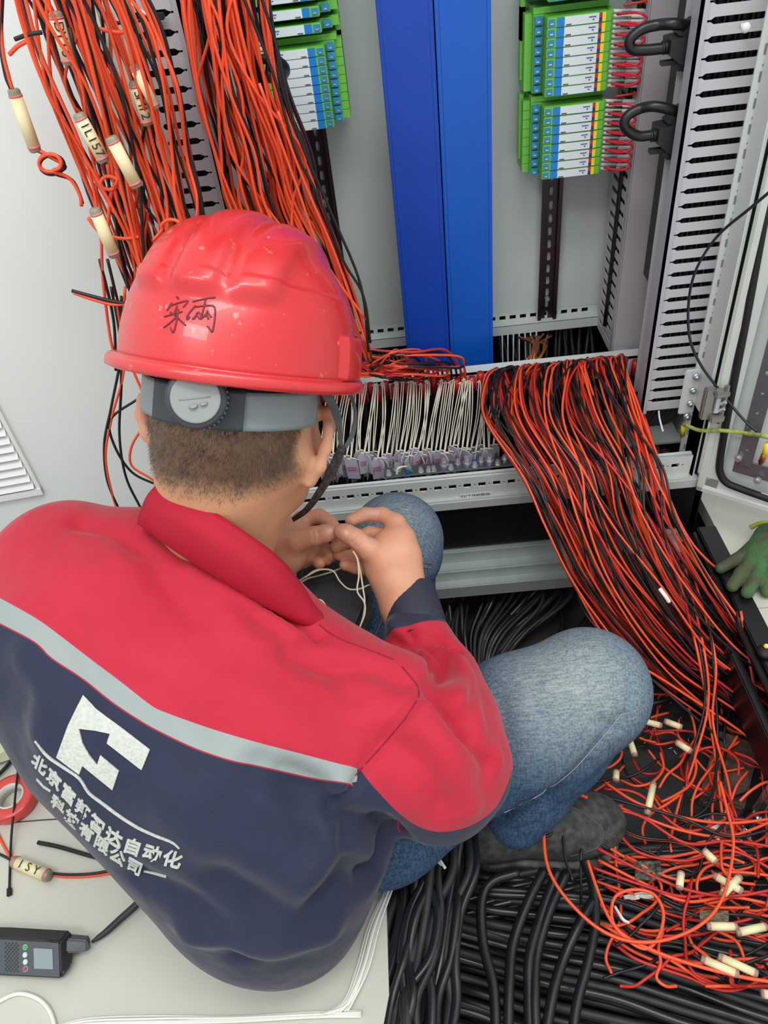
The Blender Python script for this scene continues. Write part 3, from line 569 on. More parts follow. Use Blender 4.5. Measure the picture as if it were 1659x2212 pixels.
# black cables filling the ducts and coming out under the right duct
for k in range(9):
    x = .408+k*.0088; yy = 1.108+(k % 2)*.014
    wire('power_cable', [(x+.010, yy, 1.35), (x, yy, .6), (x, yy, .25), (x+.004, 1.11, .19), (x-.02-.004*k, 1.12, .13), (x-.10, 1.15, .05), (x-.2, 1.18, -.04)], .0058, CABLE, 'black cable running inside and curving out under the rightmost slotted duct', 'cable', 'black cables in the right duct', n=8)
for k in range(7):
    x = -.282+k*.0088; yy = 1.108+(k % 2)*.014
    wire('power_cable', [(x, yy, 1.35), (x, yy, .7), (x, yy, .22)], .0056, CABLE, 'black cable running inside the leftmost slotted duct', 'cable', 'black cables in the left duct', n=8)
for s_, x0 in ((1, .382), (-1, -.235)):
    for k in range(6):
        x = x0+k*.011; wire('electric_wire', [(x, 1.28, 1.3), (x, 1.28, .7), (x, 1.29, .26)], .005, [CABLE, BLKW, REDD][k % 3], ['black', 'black', 'dark red'][k % 3]+(' wire inside the right rear duct' if s_ > 0 else ' wire inside the left rear duct'), 'wire', 'wires inside the rear ducts')
# earth wire, thin black wire, cable ties on the right
YG = mat('earth_yellow', 'C9CE62', .45, col2='7E9A58', nscale=120)
t = thing('earth_cable', PY(1480, 920, 1.03), 'yellow-green earth wire reaching from the cabinet post to the door', 'cable')
wire('conductor', [PY(1477, 917, 1.03), PY(1490, 922, 1.01), PY(1515, 930, .99), PY(1560, 930, .97), PY(1610, 936, .94), PY(1650, 942, .90), PY(1690, 955, .88)], .0032, YG, parent=t, n=8)
MB().cyl(PY(1477, 920, 1.03), PY(1474, 940, 1.04), .004, 10).build('lug', mat('lug_yellow', 'E4CC20', .4), t, True)
MB().cyl(PY(1659, 958, .89), PY(1652, 985, .89), .005, 10).build('lug', MC['lug_yellow'], t, True)
MB().cyl(PY(1652, 980, .89), PY(1644, 998, .89), .0045, 10).cyl(PY(1646, 992, .89), PY(1642, 1003, .89), .003, 8).build('stud', COPPER, t, True)
wire('electric_wire', [PY(1680, 400, .90), PY(1620, 450, .93), PY(1550, 510, .97), PY(1505, 580, .99), PY(1488, 650, 1.0), PY(1490, 730, 1.0), PY(1515, 790, 1.0), PY(1560, 850, .98), PY(1605, 905, .95), PY(1637, 933, .93)], .002, mat('wire_slate', '1D2A30', .4), 'single thin black wire bowing across the rightmost slotted duct', 'wire', seg=10)
wire('cable_tie', [PY(1545, 885, 1.05), PY(1423, 888, 1.07), PY(1425, 905, 1.05), PY(1432, 932, 1.03)][1:], .0016, mat('tie_white', 'E0E2E2', .4), 'white cable tie tail hanging under the rightmost slotted duct', 'cable tie')
t = thing('cable_tie', PY(320, 30, 1.06), 'black tie threaded through the top slots of the leftmost duct', 'cable tie')
wire('band', [PY(248, 50, 1.05), PY(285, 47, 1.06), PY(320, 40, 1.07), PY(335, 38, 1.085)], .0022, RUB, parent=t); MB().box(PY(320, 38, 1.07)-Vector((.006, .003, .004)), PY(345, 36, 1.075)+Vector((.006, .003, .004)), bev=.001).build('head', RUB, t)
wire('cable_tie', [PY(280, 6, 1.07), PY(300, 20, 1.06), PY(320, 34, 1.06)], .0016, MC['tie_white'], 'translucent white tie tail at the top slot of the leftmost duct', 'cable tie')
tt = MB().sph(PY(1611, 60, 1.055), .006, 10, 0, (1, .7, 1)).cyl(PY(1600, 55, 1.06), PY(1618, 62, 1.06), .003, 8).build('push_rivet', MC['tie_white'], None, True); tag(tt, 'white plastic rivet in a top slot of the rightmost duct', 'rivet')
# ------------------------------------------------------------ marker sleeves
def sleeve(p, q, r, lab, group, letters=None, bare=False):
    p = Vector(p); q = Vector(q); ax = (q-p).normalized(); t = thing('marker_sleeve', p, lab, 'marker sleeve', group)
    L = (q-p).length
    MB().cyl(p, q, r, 12, rings=[(0, r*.8), (.03, r), (.97, r), (1, r*.8)]).build('film', TAPEC if not bare else CREAM, t, True)
    a, b_ = p+ax*L*.09, p+ax*L*.93
    if not bare: MB().cyl(a, b_, r*1.06, 12, rings=[(0, r*1.06), (1, r*1.06)]).build('paper', CREAM, t, True)
    MB().cyl(a, a+ax*r*.3, r*1.10, 12).build('pink_rim', PINK, t, True); MB().cyl(b_-ax*r*.3, b_, r*1.10, 12).build('pink_rim', PINK, t, True)
    if letters:
        tw = (Vector(CAM)-p); tw = (tw-ax*tw.dot(ax)).normalized()
        for k, ch in enumerate(letters):
            me = textmesh(ch, r*2.0, .00005); c = a+(b_-a)*((k+1)/(len(letters)+1))+tw*(r*1.13)
            me.transform(frame(c, ax, tw.cross(ax)) if True else None); link('handwriting', me, INK, t)
    return t
sl = [((118, 25), (150, 140), .88, 'DY15', 'lettered cream marker sleeve at the top left of the hanging bundle'), ((28, 192), (77, 328), .90, None, 'cream marker sleeve hanging apart at the far left, over the white door'),
      ((168, 245), (226, 350), .87, '1L157', 'lettered cream marker sleeve in the middle of the hanging bundle'), ((238, 295), (297, 405), .86, None, 'bright cream marker sleeve just right of the lettered one, middle of the bundle'),
      ((203, 450), (248, 555), .86, None, 'bright cream marker sleeve lowest in the hanging bundle, left of the helmet'), ((290, 175), (320, 270), .89, 'SM12', 'lettered cream marker sleeve at the right edge of the bundle, beside the duct'), ((287, 140), (338, 235), .88, None, 'slim cream marker sleeve at the right edge, overlapping the slots of the duct')]
for p_, q_, y, ch, lab in sl: sleeve(PY(*p_, y), PY(*q_, y), .0065 if ch or y < .87 or y > .895 else .005, lab, 'marker sleeves on the hanging bundle', ch)
# ================================================================ the worker
def meshgrid_pts(lo, hi, h):
    n = [int(math.ceil((hi[i]-lo[i])/h))+1 for i in range(3)]
    ax = [lo[i]+h*np.arange(n[i]) for i in range(3)]
    return ax, n
def surface(fn, lo, hi, h, name):
    """surface nets of a distance function on a grid"""
    ax, n = meshgrid_pts(lo, hi, h)
    D = np.empty(n, np.float32)
    for i, x in enumerate(ax[0]):                              # slab by slab keeps memory small
        Yg, Zg = np.meshgrid(ax[1], ax[2], indexing='ij')
        D[i] = fn(np.stack([np.full_like(Yg, x), Yg, Zg], -1).reshape(-1, 3)).reshape(Yg.shape)
    s = D < 0; c = np.zeros([k-1 for k in n], np.int32)
    for dx in (0, 1):
        for dy in (0, 1):
            for dz in (0, 1): c += s[dx:n[0]-1+dx, dy:n[1]-1+dy, dz:n[2]-1+dz]
    act = (c > 0) & (c < 8); idx = -np.ones(act.shape, np.int64); ijk = np.argwhere(act); idx[act] = np.arange(len(ijk))
    acc = np.zeros((len(ijk), 3)); cnt = np.zeros(len(ijk))
    cor = [(a, b, c_) for a in (0, 1) for b in (0, 1) for c_ in (0, 1)]
    for a in cor:
        for q in range(3):
            if a[q]: continue
            b = list(a); b[q] = 1
            va = D[ijk[:, 0]+a[0], ijk[:, 1]+a[1], ijk[:, 2]+a[2]]; vb = D[ijk[:, 0]+b[0], ijk[:, 1]+b[1], ijk[:, 2]+b[2]]
            m_ = (va < 0) != (vb < 0); t = np.where(m_, va/(va-vb+1e-12), 0)
            p = np.array(a, float)[None]+np.zeros((len(ijk), 3)); p[:, q] += t; acc += p*m_[:, None]; cnt += m_
    V = (ijk+acc/cnt[:, None])*h+np.array(lo); F = []
    for q in range(3):
        u, v = (q+1) % 3, (q+2) % 3
        sl0 = [slice(1, n[k]-1) for k in range(3)]; sl0[q] = slice(0, n[q]-1); sl1 = list(sl0); sl1[q] = slice(1, n[q])
        A = s[tuple(sl0)]; B = s[tuple(sl1)]; e = np.argwhere(A != B); inside = A[tuple(e.T)]
        off = np.array([1, 1, 1]); off[q] = 0; e = e+off
        def I(du, dv):
            k = e.copy(); k[:, u] -= du; k[:, v] -= dv; return idx[tuple(k.T)]
        quad = np.stack([I(1, 1), I(0, 1), I(0, 0), I(1, 0)], 1)
        quad[~inside] = quad[~inside][:, ::-1]; F.append(quad)
    F = np.concatenate(F); F = F[(F >= 0).all(1)]
    me = bpy.data.meshes.new(name); me.from_pydata(V.tolist(), [], F.tolist()); me.update(); return me
def cone(p, a, b, ra, rb):
    a = np.array(a); b = np.array(b); ab = b-a; h = np.clip((p-a) @ ab/ab.dot(ab), 0, 1)
    return np.linalg.norm(p-a-h[:, None]*ab, axis=1)-(ra+(rb-ra)*h)
def ell(p, c, r, Rm=None):
    q = p-np.array(c)
    if Rm is not None: q = q @ Rm                             # columns of Rm are the axes
    k = np.linalg.norm(q/np.array(r), axis=1); return (k-1)*min(r)*.5+(k-1)*np.mean(r)*.5
def smin(a, b, k):
    h = np.clip(.5+.5*(b-a)/k, 0, 1); return b+(a-b)*h-k*h*(1-h)
def chain(p, pts, k=.02):                                    # pts: (place, radius)
    d = None
    for (a, ra), (b, rb) in zip(pts[:-1], pts[1:]):
        c = cone(p, a, b, ra, rb); d = c if d is None else smin(d, c, k)
    return d
def KR(*q): return [(K(x, y, d), r) for x, y, d, r in q]
def smooth_mesh(me, it=4, f=.5):
    n = len(me.vertices); V = np.empty(n*3); me.vertices.foreach_get('co', V); V = V.reshape(-1, 3)
    E = np.empty(len(me.edges)*2, np.int64); me.edges.foreach_get('vertices', E); E = E.reshape(-1, 2)
    deg = np.bincount(E.ravel(), minlength=n)[:, None].astype(float); deg[deg == 0] = 1
    for _ in range(it):
        A = np.zeros_like(V); np.add.at(A, E[:, 0], V[E[:, 1]]); np.add.at(A, E[:, 1], V[E[:, 0]])
        V = V+f*(A/deg-V)
    me.vertices.foreach_set('co', V.ravel()); me.update(); return me
def coords(me):
    V = np.empty(len(me.vertices)*3); me.vertices.foreach_get('co', V); return V.reshape(-1, 3)
def normals(me):
    V = np.empty(len(me.vertices)*3); me.vertex_normals.foreach_get('vector', V); return V.reshape(-1, 3)
def bvh(me):
    return BVHTree.FromPolygons([v.co for v in me.vertices], [tuple(p.vertices) for p in me.polygons])
def hit(bv, px, py):
    r = Vector(ray(px, py)).normalized(); h = bv.ray_cast(Vector(CAM), r); return h[0], h[1]
def dist_poly(V, P):                                         # distance of points to a 3-D polyline
    d = np.full(len(V), 9.0)
    for a, b in zip(P[:-1], P[1:]):
        ab = b-a; L = ab.dot(ab)+1e-12; t = np.clip((V-a) @ ab/L, 0, 1); d = np.minimum(d, np.linalg.norm(V-a-t[:, None]*ab, axis=1))
    return d
def crease(me, lines, gain=1.0):
    """press folds into cloth: each line traced on the surface, (points, depth, width)"""
    bv = bvh(me); V = coords(me); N = normals(me)
    for q, amp, wd in lines:
        P = []
        for x, y in catmull([(a, b, 0) for a, b in q], 5)[:, :2]:
            h_, _ = hit(bv, x, y)
            if h_ is not None: P.append(np.array(h_))
        if len(P) < 2: continue
        P = np.array(P); d = dist_poly(V, P); V = V+N*(gain*amp*np.exp(-(d/wd)**2)*(1-.0))[:, None]
    me.vertices.foreach_set('co', V.ravel()); me.update()
def attr(me, name, vals):
    a = me.attributes.new(name, 'FLOAT', 'POINT'); a.data.foreach_set('value', np.asarray(vals, np.float32))
def anode(nt, name):
    n = nt.nodes.new('ShaderNodeAttribute'); n.attribute_name = name; return n.outputs['Fac']
def step(nt, src, edge, soft=.0):
    n = nt.nodes.new('ShaderNodeMapRange'); n.inputs['From Min'].default_value = edge-soft-1e-5; n.inputs['From Max'].default_value = edge+soft+1e-5
    nt.links.new(src, n.inputs['Value']); return n.outputs['Result']
def mix(nt, f, a, b):
    n = nt.nodes.new('ShaderNodeMix'); n.data_type = 'RGBA'; nt.links.new(f, n.inputs['Factor'])
    for s_, v in ((6, a), (7, b)):
        if isinstance(v, str): n.inputs[s_].default_value = lin(v)
        else: nt.links.new(v, n.inputs[s_])
    return n.outputs[2]
person = thing('person', K(560, 1500, .9), 'worker in red and navy work jacket and blue jeans crouching over wiring, seen from behind', 'person')

# ---------------------------------------------------------------- jacket
JT = [  # chains of (px, py, forward distance, radius)
    (KR((165, 1208, .885, .066), (330, 1240, .880, .068), (400, 1285, .865, .076), (500, 1350, .860, .080), (690, 1495, .835, .073), (840, 1555, .800, .070)), .03),       # shoulder line
    (KR((120, 1275, .87, .074), (125, 1420, .85, .082), (215, 1560, .85, .074), (290, 1670, .87, .068)), .04),                                 # left flank
    (KR((240, 1370, .84, .108), (335, 1540, .83, .118), (440, 1700, .84, .108), (520, 1835, .86, .104)), .05),
    (KR((500, 1480, .83, .102), (560, 1610, .815, .113), (590, 1770, .83, .112), (595, 1905, .86, .103)), .05),
    (KR((715, 1580, .82, .080), (695, 1660, .815, .078), (655, 1800, .85, .068), (640, 1960, .88, .058)), .05),
    (KR((840, 1560, .800, .068), (905, 1625, .79, .066), (948, 1690, .80, .054), (985, 1650, .81, .053)), .03),                               # right upper arm
    (KR((985, 1650, .81, .053), (972, 1560, .85, .050), (945, 1470, .89, .044), (905, 1390, .93, .036), (893, 1350, .94, .033)), .025),                               # right forearm
    (KR((120, 1245, .89, .058), (150, 1215, .98, .053), (300, 1280, 1.05, .046), (480, 1260, 1.04, .040)), .03),                                 # left arm, going forward
]
def f_jacket(p):
    d = None
    for i, (c, k) in enumerate(JT):
        q = chain(p, c, k)
        kk = .022 if i in (5, 6) else .045
        d = q if d is None else smin(d, q, kk)
    return d
allp = np.array([np.array(a) for c, _ in JT for a, r in c]); lo = allp.min(0)-.17; hi = allp.max(0)+.17
jm = surface(f_jacket, lo, hi, .0052, 'jacket'); smooth_mesh(jm, 3)
folds = [ # image-traced folds: valley negative, ridge positive
    ([(345, 1140), (420, 1200), (560, 1290), (690, 1370)], -.006, .008), ([(420, 1230), (560, 1310), (640, 1370)], .004, .012),
    ([(620, 1410), (700, 1440), (800, 1440), (880, 1480)], -.004, .012), ([(880, 1370), (960, 1420), (950, 1500), (1000, 1570)], -.007, .010),
    ([(920, 1400), (990, 1450), (985, 1530)], .005, .010), ([(905, 1500), (860, 1560), (800, 1640), (760, 1700), (720, 1750)], -.0035, .006),
    ([(930, 1480), (1000, 1590), (1050, 1650)], -.005, .012), ([(900, 1510), (960, 1590), (1060, 1640)], .006, .014), ([(850, 1390), (930, 1370), (985, 1400)], -.006, .009),
    ([(850, 1350), (900, 1390), (960, 1400)], .004, .009), ([(730, 1720), (700, 1850), (600, 2000)], .005, .02), ([(640, 1700), (700, 1730), (740, 1800)], -.008, .014),
    ([(560, 1660), (640, 1740), (700, 1830), (780, 1900)], -.006, .018), ([(480, 1900), (600, 1960), (720, 1930)], -.007, .022), ([(420, 2010), (560, 2040), (700, 2010)], .006, .02),
    ([(250, 1480), (330, 1500), (420, 1600)], -.003, .02), ([(160, 1340), (190, 1440), (210, 1500)], -.003, .012), ([(820, 1790), (880, 1850), (800, 1900)], -.009, .014),
    ([(300, 1160), (360, 1260), (420, 1330)], -.003, .015), ([(60, 1420), (100, 1500), (90, 1580)], .004, .02), ([(170, 1130), (250, 1150), (300, 1180)], -.004, .012),
    ([(500, 1500), (620, 1560), (700, 1640)], .003, .03), ([(620, 1670), (690, 1700), (740, 1760), (800, 1790)], -.006, .012), ([(600, 1720), (690, 1790), (760, 1880)], .004, .016), ([(300, 1900), (420, 1960), (520, 2060)], -.005, .018), ([(380, 1750), (480, 1850), (620, 1900)], .004, .03), ([(560, 1330), (700, 1420), (760, 1500)], -.0025, .014), ([(460, 1290), (540, 1380), (600, 1400)], .003, .016), ([(880, 1400), (940, 1440), (930, 1520)], -.004, .008), ([(960, 1380), (1010, 1470), (1030, 1560)], .003, .010), ([(820, 1600), (900, 1640), (960, 1730)], -.004, .016), ([(880, 1560), (960, 1650), (1010, 1740)], .005, .016)]
crease(jm, folds, 2.3)
# attributes: distance along the back from the reflective stripe, cuff and sleeve boundary (in metres)
V = coords(jm); N = normals(jm); jb = bvh(jm)
def traced(q, n=6):
    P = []
    for x, y in catmull([(a, b, 0) for a, b in q], n)[:, :2]:
        h_, _ = hit(jb, x, y)
        if h_ is not None: P.append(np.array(h_))
    return np.array(P)
up_edge = [(-60, 1262), (0, 1292), (80, 1337), (135, 1377), (200, 1427), (260, 1472), (320, 1519), (350, 1536), (450, 1572), (550, 1602), (650, 1628), (725, 1648), (775, 1662), (800, 1692), (860, 1755), (910, 1788), (960, 1797), (1020, 1782), (1070, 1745), (1098, 1690), (1112, 1650), (1160, 1560), (1200, 1500)]
dn_edge = [(-60, 1315), (0, 1347), (75, 1387), (112, 1422), (180, 1467), (240, 1515), (300, 1555), (350, 1583), (425, 1618), (500, 1643), (560, 1655), (680, 1682), (757, 1694)]
px, py, pd = project(V)
def above(q, px, py):                                        # signed image distance to a traced seam, positive below it
    q = catmull([(a, b, 0) for a, b in q], 5)[:, :2]; best = np.full(len(px), 1e9); sg = np.zeros(len(px))
    for (x0, y0), (x1, y1) in zip(q[:-1], q[1:]):
        dx, dy = x1-x0, y1-y0; L = dx*dx+dy*dy; t = np.clip(((px-x0)*dx+(py-y0)*dy)/L, 0, 1)
        ex, ey = px-x0-t*dx, py-y0-t*dy; dd = np.hypot(ex, ey); cr = dx*(py-y0)-dy*(px-x0); m_ = dd < best-1e-9
        best[m_] = dd[m_]; sg[m_] = np.sign(cr[m_])
    return best*sg
a1 = above(up_edge, px, py); a2 = above(dn_edge+[(800, 1692+30)], px, py)
fz = pd-.80
front = (N @ np.array(RM[:, 2]) > .25)                        # surfaces facing away keep the colour of their side of the yoke
a2 = np.where(px > 775, 400, a2)
stripe_end = np.where(px > 700, (px-772)+ (py-1680)*.25, -50)
attr(jm, 'yoke', a1/1000); attr(jm, 'band', a2/1000); attr(jm, 'bandend', stripe_end/1000)
elb = K(1030, 1660, .81); cu_a, cu_b = np.array(K(905, 1368, .935)), np.array(K(884, 1290, .957)); cd = (cu_b-cu_a)/np.linalg.norm(cu_b-cu_a)
near = np.linalg.norm(V-cu_b, axis=1) < .12
attr(jm, 'cuff', np.where(near, (V-cu_a) @ cd, -.1))
jmat = bpy.data.materials.new('jacket_cloth'); jmat.use_nodes = True; nt = jmat.node_tree; bs = nt.nodes['Principled BSDF']
bs.inputs['Roughness'].default_value = .72; bs.inputs['Specular IOR Level'].default_value = .25; bs.inputs['Sheen Weight'].default_value = .15
tc = nt.nodes.new('ShaderNodeTexCoord'); nz = nt.nodes.new('ShaderNodeTexNoise'); nz.inputs['Scale'].default_value = 14; nz.inputs['Detail'].default_value = 5; nt.links.new(tc.outputs['Object'], nz.inputs['Vector'])
red = mix(nt, nz.outputs['Fac'], 'B01B33', 'BF2B42'); navy = mix(nt, nz.outputs['Fac'], '1F2438', '2A3048')
yo = anode(nt, 'yoke'); ba = anode(nt, 'band')
c_ = mix(nt, step(nt, yo, 0, .0006), red, navy)
g1 = step(nt, yo, 0, .0006); g2 = step(nt, ba, 0, .0006); g3 = step(nt, anode(nt, 'bandend'), 0, .001)
def mth(op, a, b):
    n = nt.nodes.new('ShaderNodeMath'); n.operation = op
    for i, v in enumerate((a, b)):
        if isinstance(v, (int, float)): n.inputs[i].default_value = v
        else: nt.links.new(v, n.inputs[i])
    return n.outputs[0]
pipe = mth('MULTIPLY', step(nt, ba, -.001, .0004), mth('SUBTRACT', 1, step(nt, ba, .0022, .0004)))
inb = mth('MULTIPLY', mth('MULTIPLY', g1, mth('SUBTRACT', 1, g2)), mth('SUBTRACT', 1, g3))
c_ = mix(nt, inb, c_, '959E9D'); c_ = mix(nt, mth('MULTIPLY', pipe, mth('SUBTRACT', 1, g3)), c_, 'A82634')
c_ = mix(nt, step(nt, anode(nt, 'cuff'), 0, .0006), c_, '2A2C3E')
nt.links.new(c_, bs.inputs['Base Color'])
wv = nt.nodes.new('ShaderNodeTexNoise'); wv.inputs['Scale'].default_value = 900; wv.inputs['Detail'].default_value = 2; nt.links.new(tc.outputs['Object'], wv.inputs['Vector'])
bu = nt.nodes.new('ShaderNodeBump'); bu.inputs['Strength'].default_value = .25; bu.inputs['Distance'].default_value = .0006; nt.links.new(wv.outputs['Fac'], bu.inputs['Height'])
wv2 = nt.nodes.new('ShaderNodeTexNoise'); wv2.inputs['Scale'].default_value = 9; wv2.inputs['Detail'].default_value = 3; nt.links.new(tc.outputs['Object'], wv2.inputs['Vector'])
bu2 = nt.nodes.new('ShaderNodeBump'); bu2.inputs['Strength'].default_value = .6; bu2.inputs['Distance'].default_value = .022; nt.links.new(wv2.outputs['Fac'], bu2.inputs['Height']); nt.links.new(bu.outputs['Normal'], bu2.inputs['Normal'])
nt.links.new(bu2.outputs['Normal'], bs.inputs['Normal'])
jacket = link('jacket', jm, jmat, person, True)
# collar: a folded band standing around the neck
def ribbon(rows, name, m_, parent, th=.003, label=None, sub=0):
    """rows: list of rows of points -> cloth sheet with thickness"""
    R_ = [catmull(r, 6) for r in rows]; R_ = np.array(R_)
    C = np.array([catmull(R_[:, j], 4) for j in range(R_.shape[1])]).transpose(1, 0, 2)
    h_, w_ = C.shape[:2]; v = C.reshape(-1, 3).tolist()
    f = [(i*w_+j, i*w_+j+1, (i+1)*w_+j+1, (i+1)*w_+j) for i in range(h_-1) for j in range(w_-1)]
    me = bpy.data.meshes.new(name); me.from_pydata(v, [], f); me.update(); bm = bmesh.new(); bm.from_mesh(me)
    bmesh.ops.solidify(bm, geom=bm.faces[:], thickness=th); bmesh.ops.recalc_face_normals(bm, faces=bm.faces[:]); bm.to_mesh(me); bm.free()
    return link(name, me, m_, parent, True, label)
CM = mat('collar_red', 'B01B33', .72, noise=.08, nscale=14, bump=.25, bscale=900, bdist=.0006, spec=.25)
ribbon([[K(343, 1050, .775), K(425, 1088, .748), K(520, 1146, .745), K(602, 1210, .762), K(655, 1280, .80), K(676, 1318, .83)],
        [K(320, 1078, .770), K(404, 1128, .740), K(508, 1196, .738), K(594, 1258, .752), K(658, 1305, .785), K(690, 1328, .815)],
        [K(303, 1122, .790), K(385, 1180, .765), K(490, 1246, .762), K(580, 1302, .770), K(650, 1338, .785), K(697, 1346, .805)],
        [K(310, 1128, .81), K(390, 1188, .80), K(492, 1255, .80), K(580, 1312, .80), K(650, 1345, .81), K(697, 1350, .82)]], 'collar', CM, jacket, .004)
ribbon([[K(352, 1050, .792), K(420, 1085, .779), K(520, 1150, .779), K(600, 1215, .79), K(655, 1280, .824), K(672, 1318, .854)],
        [K(335, 1120, .83), K(420, 1170, .82), K(520, 1250, .82), K(600, 1310, .83), K(650, 1350, .85), K(668, 1375, .88)]], 'collar_stand', CM, jacket, .003)
# right cuff sleeve end
cuf = MAT_CUFF = mat('cuff_navy', '282A3C', .7, bump=.25, bscale=900, bdist=.0006)
ca, cb = Vector(cu_a), Vector(cu_b)
cuff = MB().cyl(ca, cb+(cb-ca)*.2, .04, 32, rings=[(-.1, .0365), (.3, .0362), (.95, .0345), (1, .0335), (1.0, .0315), (.5, .031), (.02, .028)]).build('cuff', cuf, jacket, True)
for s_, q in ((1, [(862, 1770), (860, 1785), (864, 1797)]), (2, [(957, 1795), (958, 1812)])):
    P = [hit(jb, *q[0])[0] or K(q[0][0], q[0][1], .78)]+[K(x, y, .77) for x, y in q[1:]]
    wire('loose_thread', P, .0012, CM, parent=jacket, label='loose red thread')
for q in ([(868, 1440), (905, 1492), (880, 1545), (835, 1600), (790, 1650), (766, 1676)], [(690, 1350), (730, 1378), (800, 1405), (850, 1425)]):
    P = traced(q, 4)
    if len(P) > 3: wire('seam', [Vector(a_)-Vector(ray(800, 1600))*.0004 for a_ in P], .0007, mat('seam_red', '84152A', .8), parent=jacket, seg=2)
# embroidered emblem and writing, laid on the cloth
jb = bvh(jm); WEM = mat('embroidery_white', 'CDD0C6', .75, bump=.9, bscale=420, bdist=.0015, noise=.18, nscale=300)
def on_cloth(pts2, off=.0012):
    out = []
    for x, y in pts2:
        h_, n_ = hit(jb, x, y)
        if h_ is None: out.append(K(x, y, .8)); continue
        nn = n_ if n_.dot(Vector(ray(x, y))) < 0 else -n_
        out.append(h_+nn*off)
    return out
def patch(polys, name, off=.0014):                          # image polygons -> raised stitching
    bm = bmesh.new()
    for q in polys:
        vs = [bm.verts.new((x, y, 0)) for x, y in q]; bm.faces.new(vs)
    bm.normal_update()
    bmesh.ops.triangulate(bm, faces=bm.faces[:], ngon_method='EAR_CLIP')
    for _ in range(4):
        es = [e for e in bm.edges if e.calc_length() > 14]
        if es: bmesh.ops.subdivide_edges(bm, edges=es, cuts=1); bmesh.ops.triangulate(bm, faces=bm.faces[:])
    bm.verts.index_update(); p = [(v.co.x, v.co.y) for v in bm.verts]; f = [tuple(v.index for v in f.verts) for f in bm.faces]; bm.free()
    a = on_cloth(p, off)
    me = bpy.data.meshes.new(name); me.from_pydata([tuple(q) for q in a], [], f); me.update()
    n_ = len(a); low = on_cloth(p, .0001); ed = {}
    for t_ in f:
        for i in range(3):
            e = (t_[i], t_[(i+1) % 3]); ed[tuple(sorted(e))] = ed.get(tuple(sorted(e)), [])+[e]
    side = [(e[0][1], e[0][0], e[0][0]+n_, e[0][1]+n_) for e in ed.values() if len(e) == 1]
    me = bpy.data.meshes.new(name); me.from_pydata([tuple(q) for q in a+low], [], f+side); me.update()
    return link(name, me, WEM, jacket)
z4 = lambda x, y: (x/2.9036, 1450+y/2.9036)
EMB = patch([[z4(*q) for q in ((522, 150), (600, 235), (760, 350), (942, 490), (890, 618), (672, 450), (692, 392), (600, 372), (498, 360), (520, 450), (560, 520), (612, 585), (632, 525), (748, 622), (708, 742), (520, 590), (500, 645), (358, 538), (430, 340))]], 'emblem')
sw = [z4(*q) for q in ((222, 435), (300, 530), (400, 600), (500, 670), (560, 760), (650, 830), (750, 905), (870, 980), (980, 1030), (1080, 1070), (1128, 1110))]
swd = [2.0, 4.5, 5, 4.5, 4.5, 5, 5, 4.5, 4, 3, 1.0]
c2 = catmull([(a, b, w_) for (a, b), w_ in zip(sw, swd)], 4); tg = np.gradient(c2[:, :2], axis=0); tg /= np.linalg.norm(tg, axis=1)[:, None]; nn = np.stack([-tg[:, 1], tg[:, 0]], 1)
L_ = c2[:, :2]+nn*c2[:, 2:]*.5; R2 = c2[:, :2]-nn*c2[:, 2:]*.5
patch([[tuple(L_[i]), tuple(L_[i+1]), tuple(R2[i+1]), tuple(R2[i])] for i in range(len(L_)-1)], 'emblem_swoosh')
def textline(s, base, size, name):
    """letters set one by one along an image-traced baseline on the back"""
    c = catmull([(a, b, 0) for a, b in base], 20)[:, :2]; sg = np.r_[0, np.cumsum(np.linalg.norm(np.diff(c, axis=0), axis=1))]
    for i, ch in enumerate(s):
        t = sg[-1]*(i+.5)/len(s); x = np.interp(t, sg, c[:, 0]); y = np.interp(t, sg, c[:, 1]); k = np.searchsorted(sg, t); k = min(max(k, 1), len(c)-1)
        tx, ty = c[k]-c[k-1]; L = math.hypot(tx, ty); tx /= L; ty /= L
        sz = np.interp(t/sg[-1], [0, 1], size); me = textmesh(ch, sz, 0, sz*.028)
        v = coords(me)[:, :2]; wd = sg[-1]/len(s)*.92/max(1e-6, sz)
        ux, uy = tx, ty; vx, vy = -.30, .954                    # letters stand along the body, leaning with the seam
        pts = [(x+a*wd*ux-b*vx*1.0, y+a*wd*uy-b*vy) for a, b in v]
        q = on_cloth(pts, .0014); me.vertices.foreach_set('co', np.array([tuple(p_) for p_ in q]).ravel()); me.update()
        low_ = on_cloth(pts, .0002); fs_ = [tuple(p_.vertices) for p_ in me.polygons]; n0 = len(pts); ed = {}
        for t_ in fs_:
            for i_ in range(len(t_)):
                e = (t_[i_], t_[(i_+1) % len(t_)]); ed.setdefault(tuple(sorted(e)), []).append(e)
        sd_ = [(e[0][1], e[0][0], e[0][0]+n0, e[0][1]+n0) for e in ed.values() if len(e) == 1]
        m2 = bpy.data.meshes.new(name); m2.from_pydata([tuple(p_) for p_ in q+low_], [], fs_+sd_); m2.update(); link(name, m2, WEM, jacket)
textline('北京富邦智达自动化', [z4(205, 540), z4(315, 652), z4(395, 737), z4(480, 828), z4(570, 925), z4(670, 1015), z4(785, 1085), z4(910, 1130), z4(1020, 1165), z4(1145, 1200)], [29, 37], 'embroidered_character')
textline('科技有限公司', [z4(325, 795), z4(365, 838), z4(445, 920), z4(530, 998), z4(625, 1078), z4(730, 1158), z4(845, 1228), z4(900, 1252)], [25, 31], 'embroidered_character')
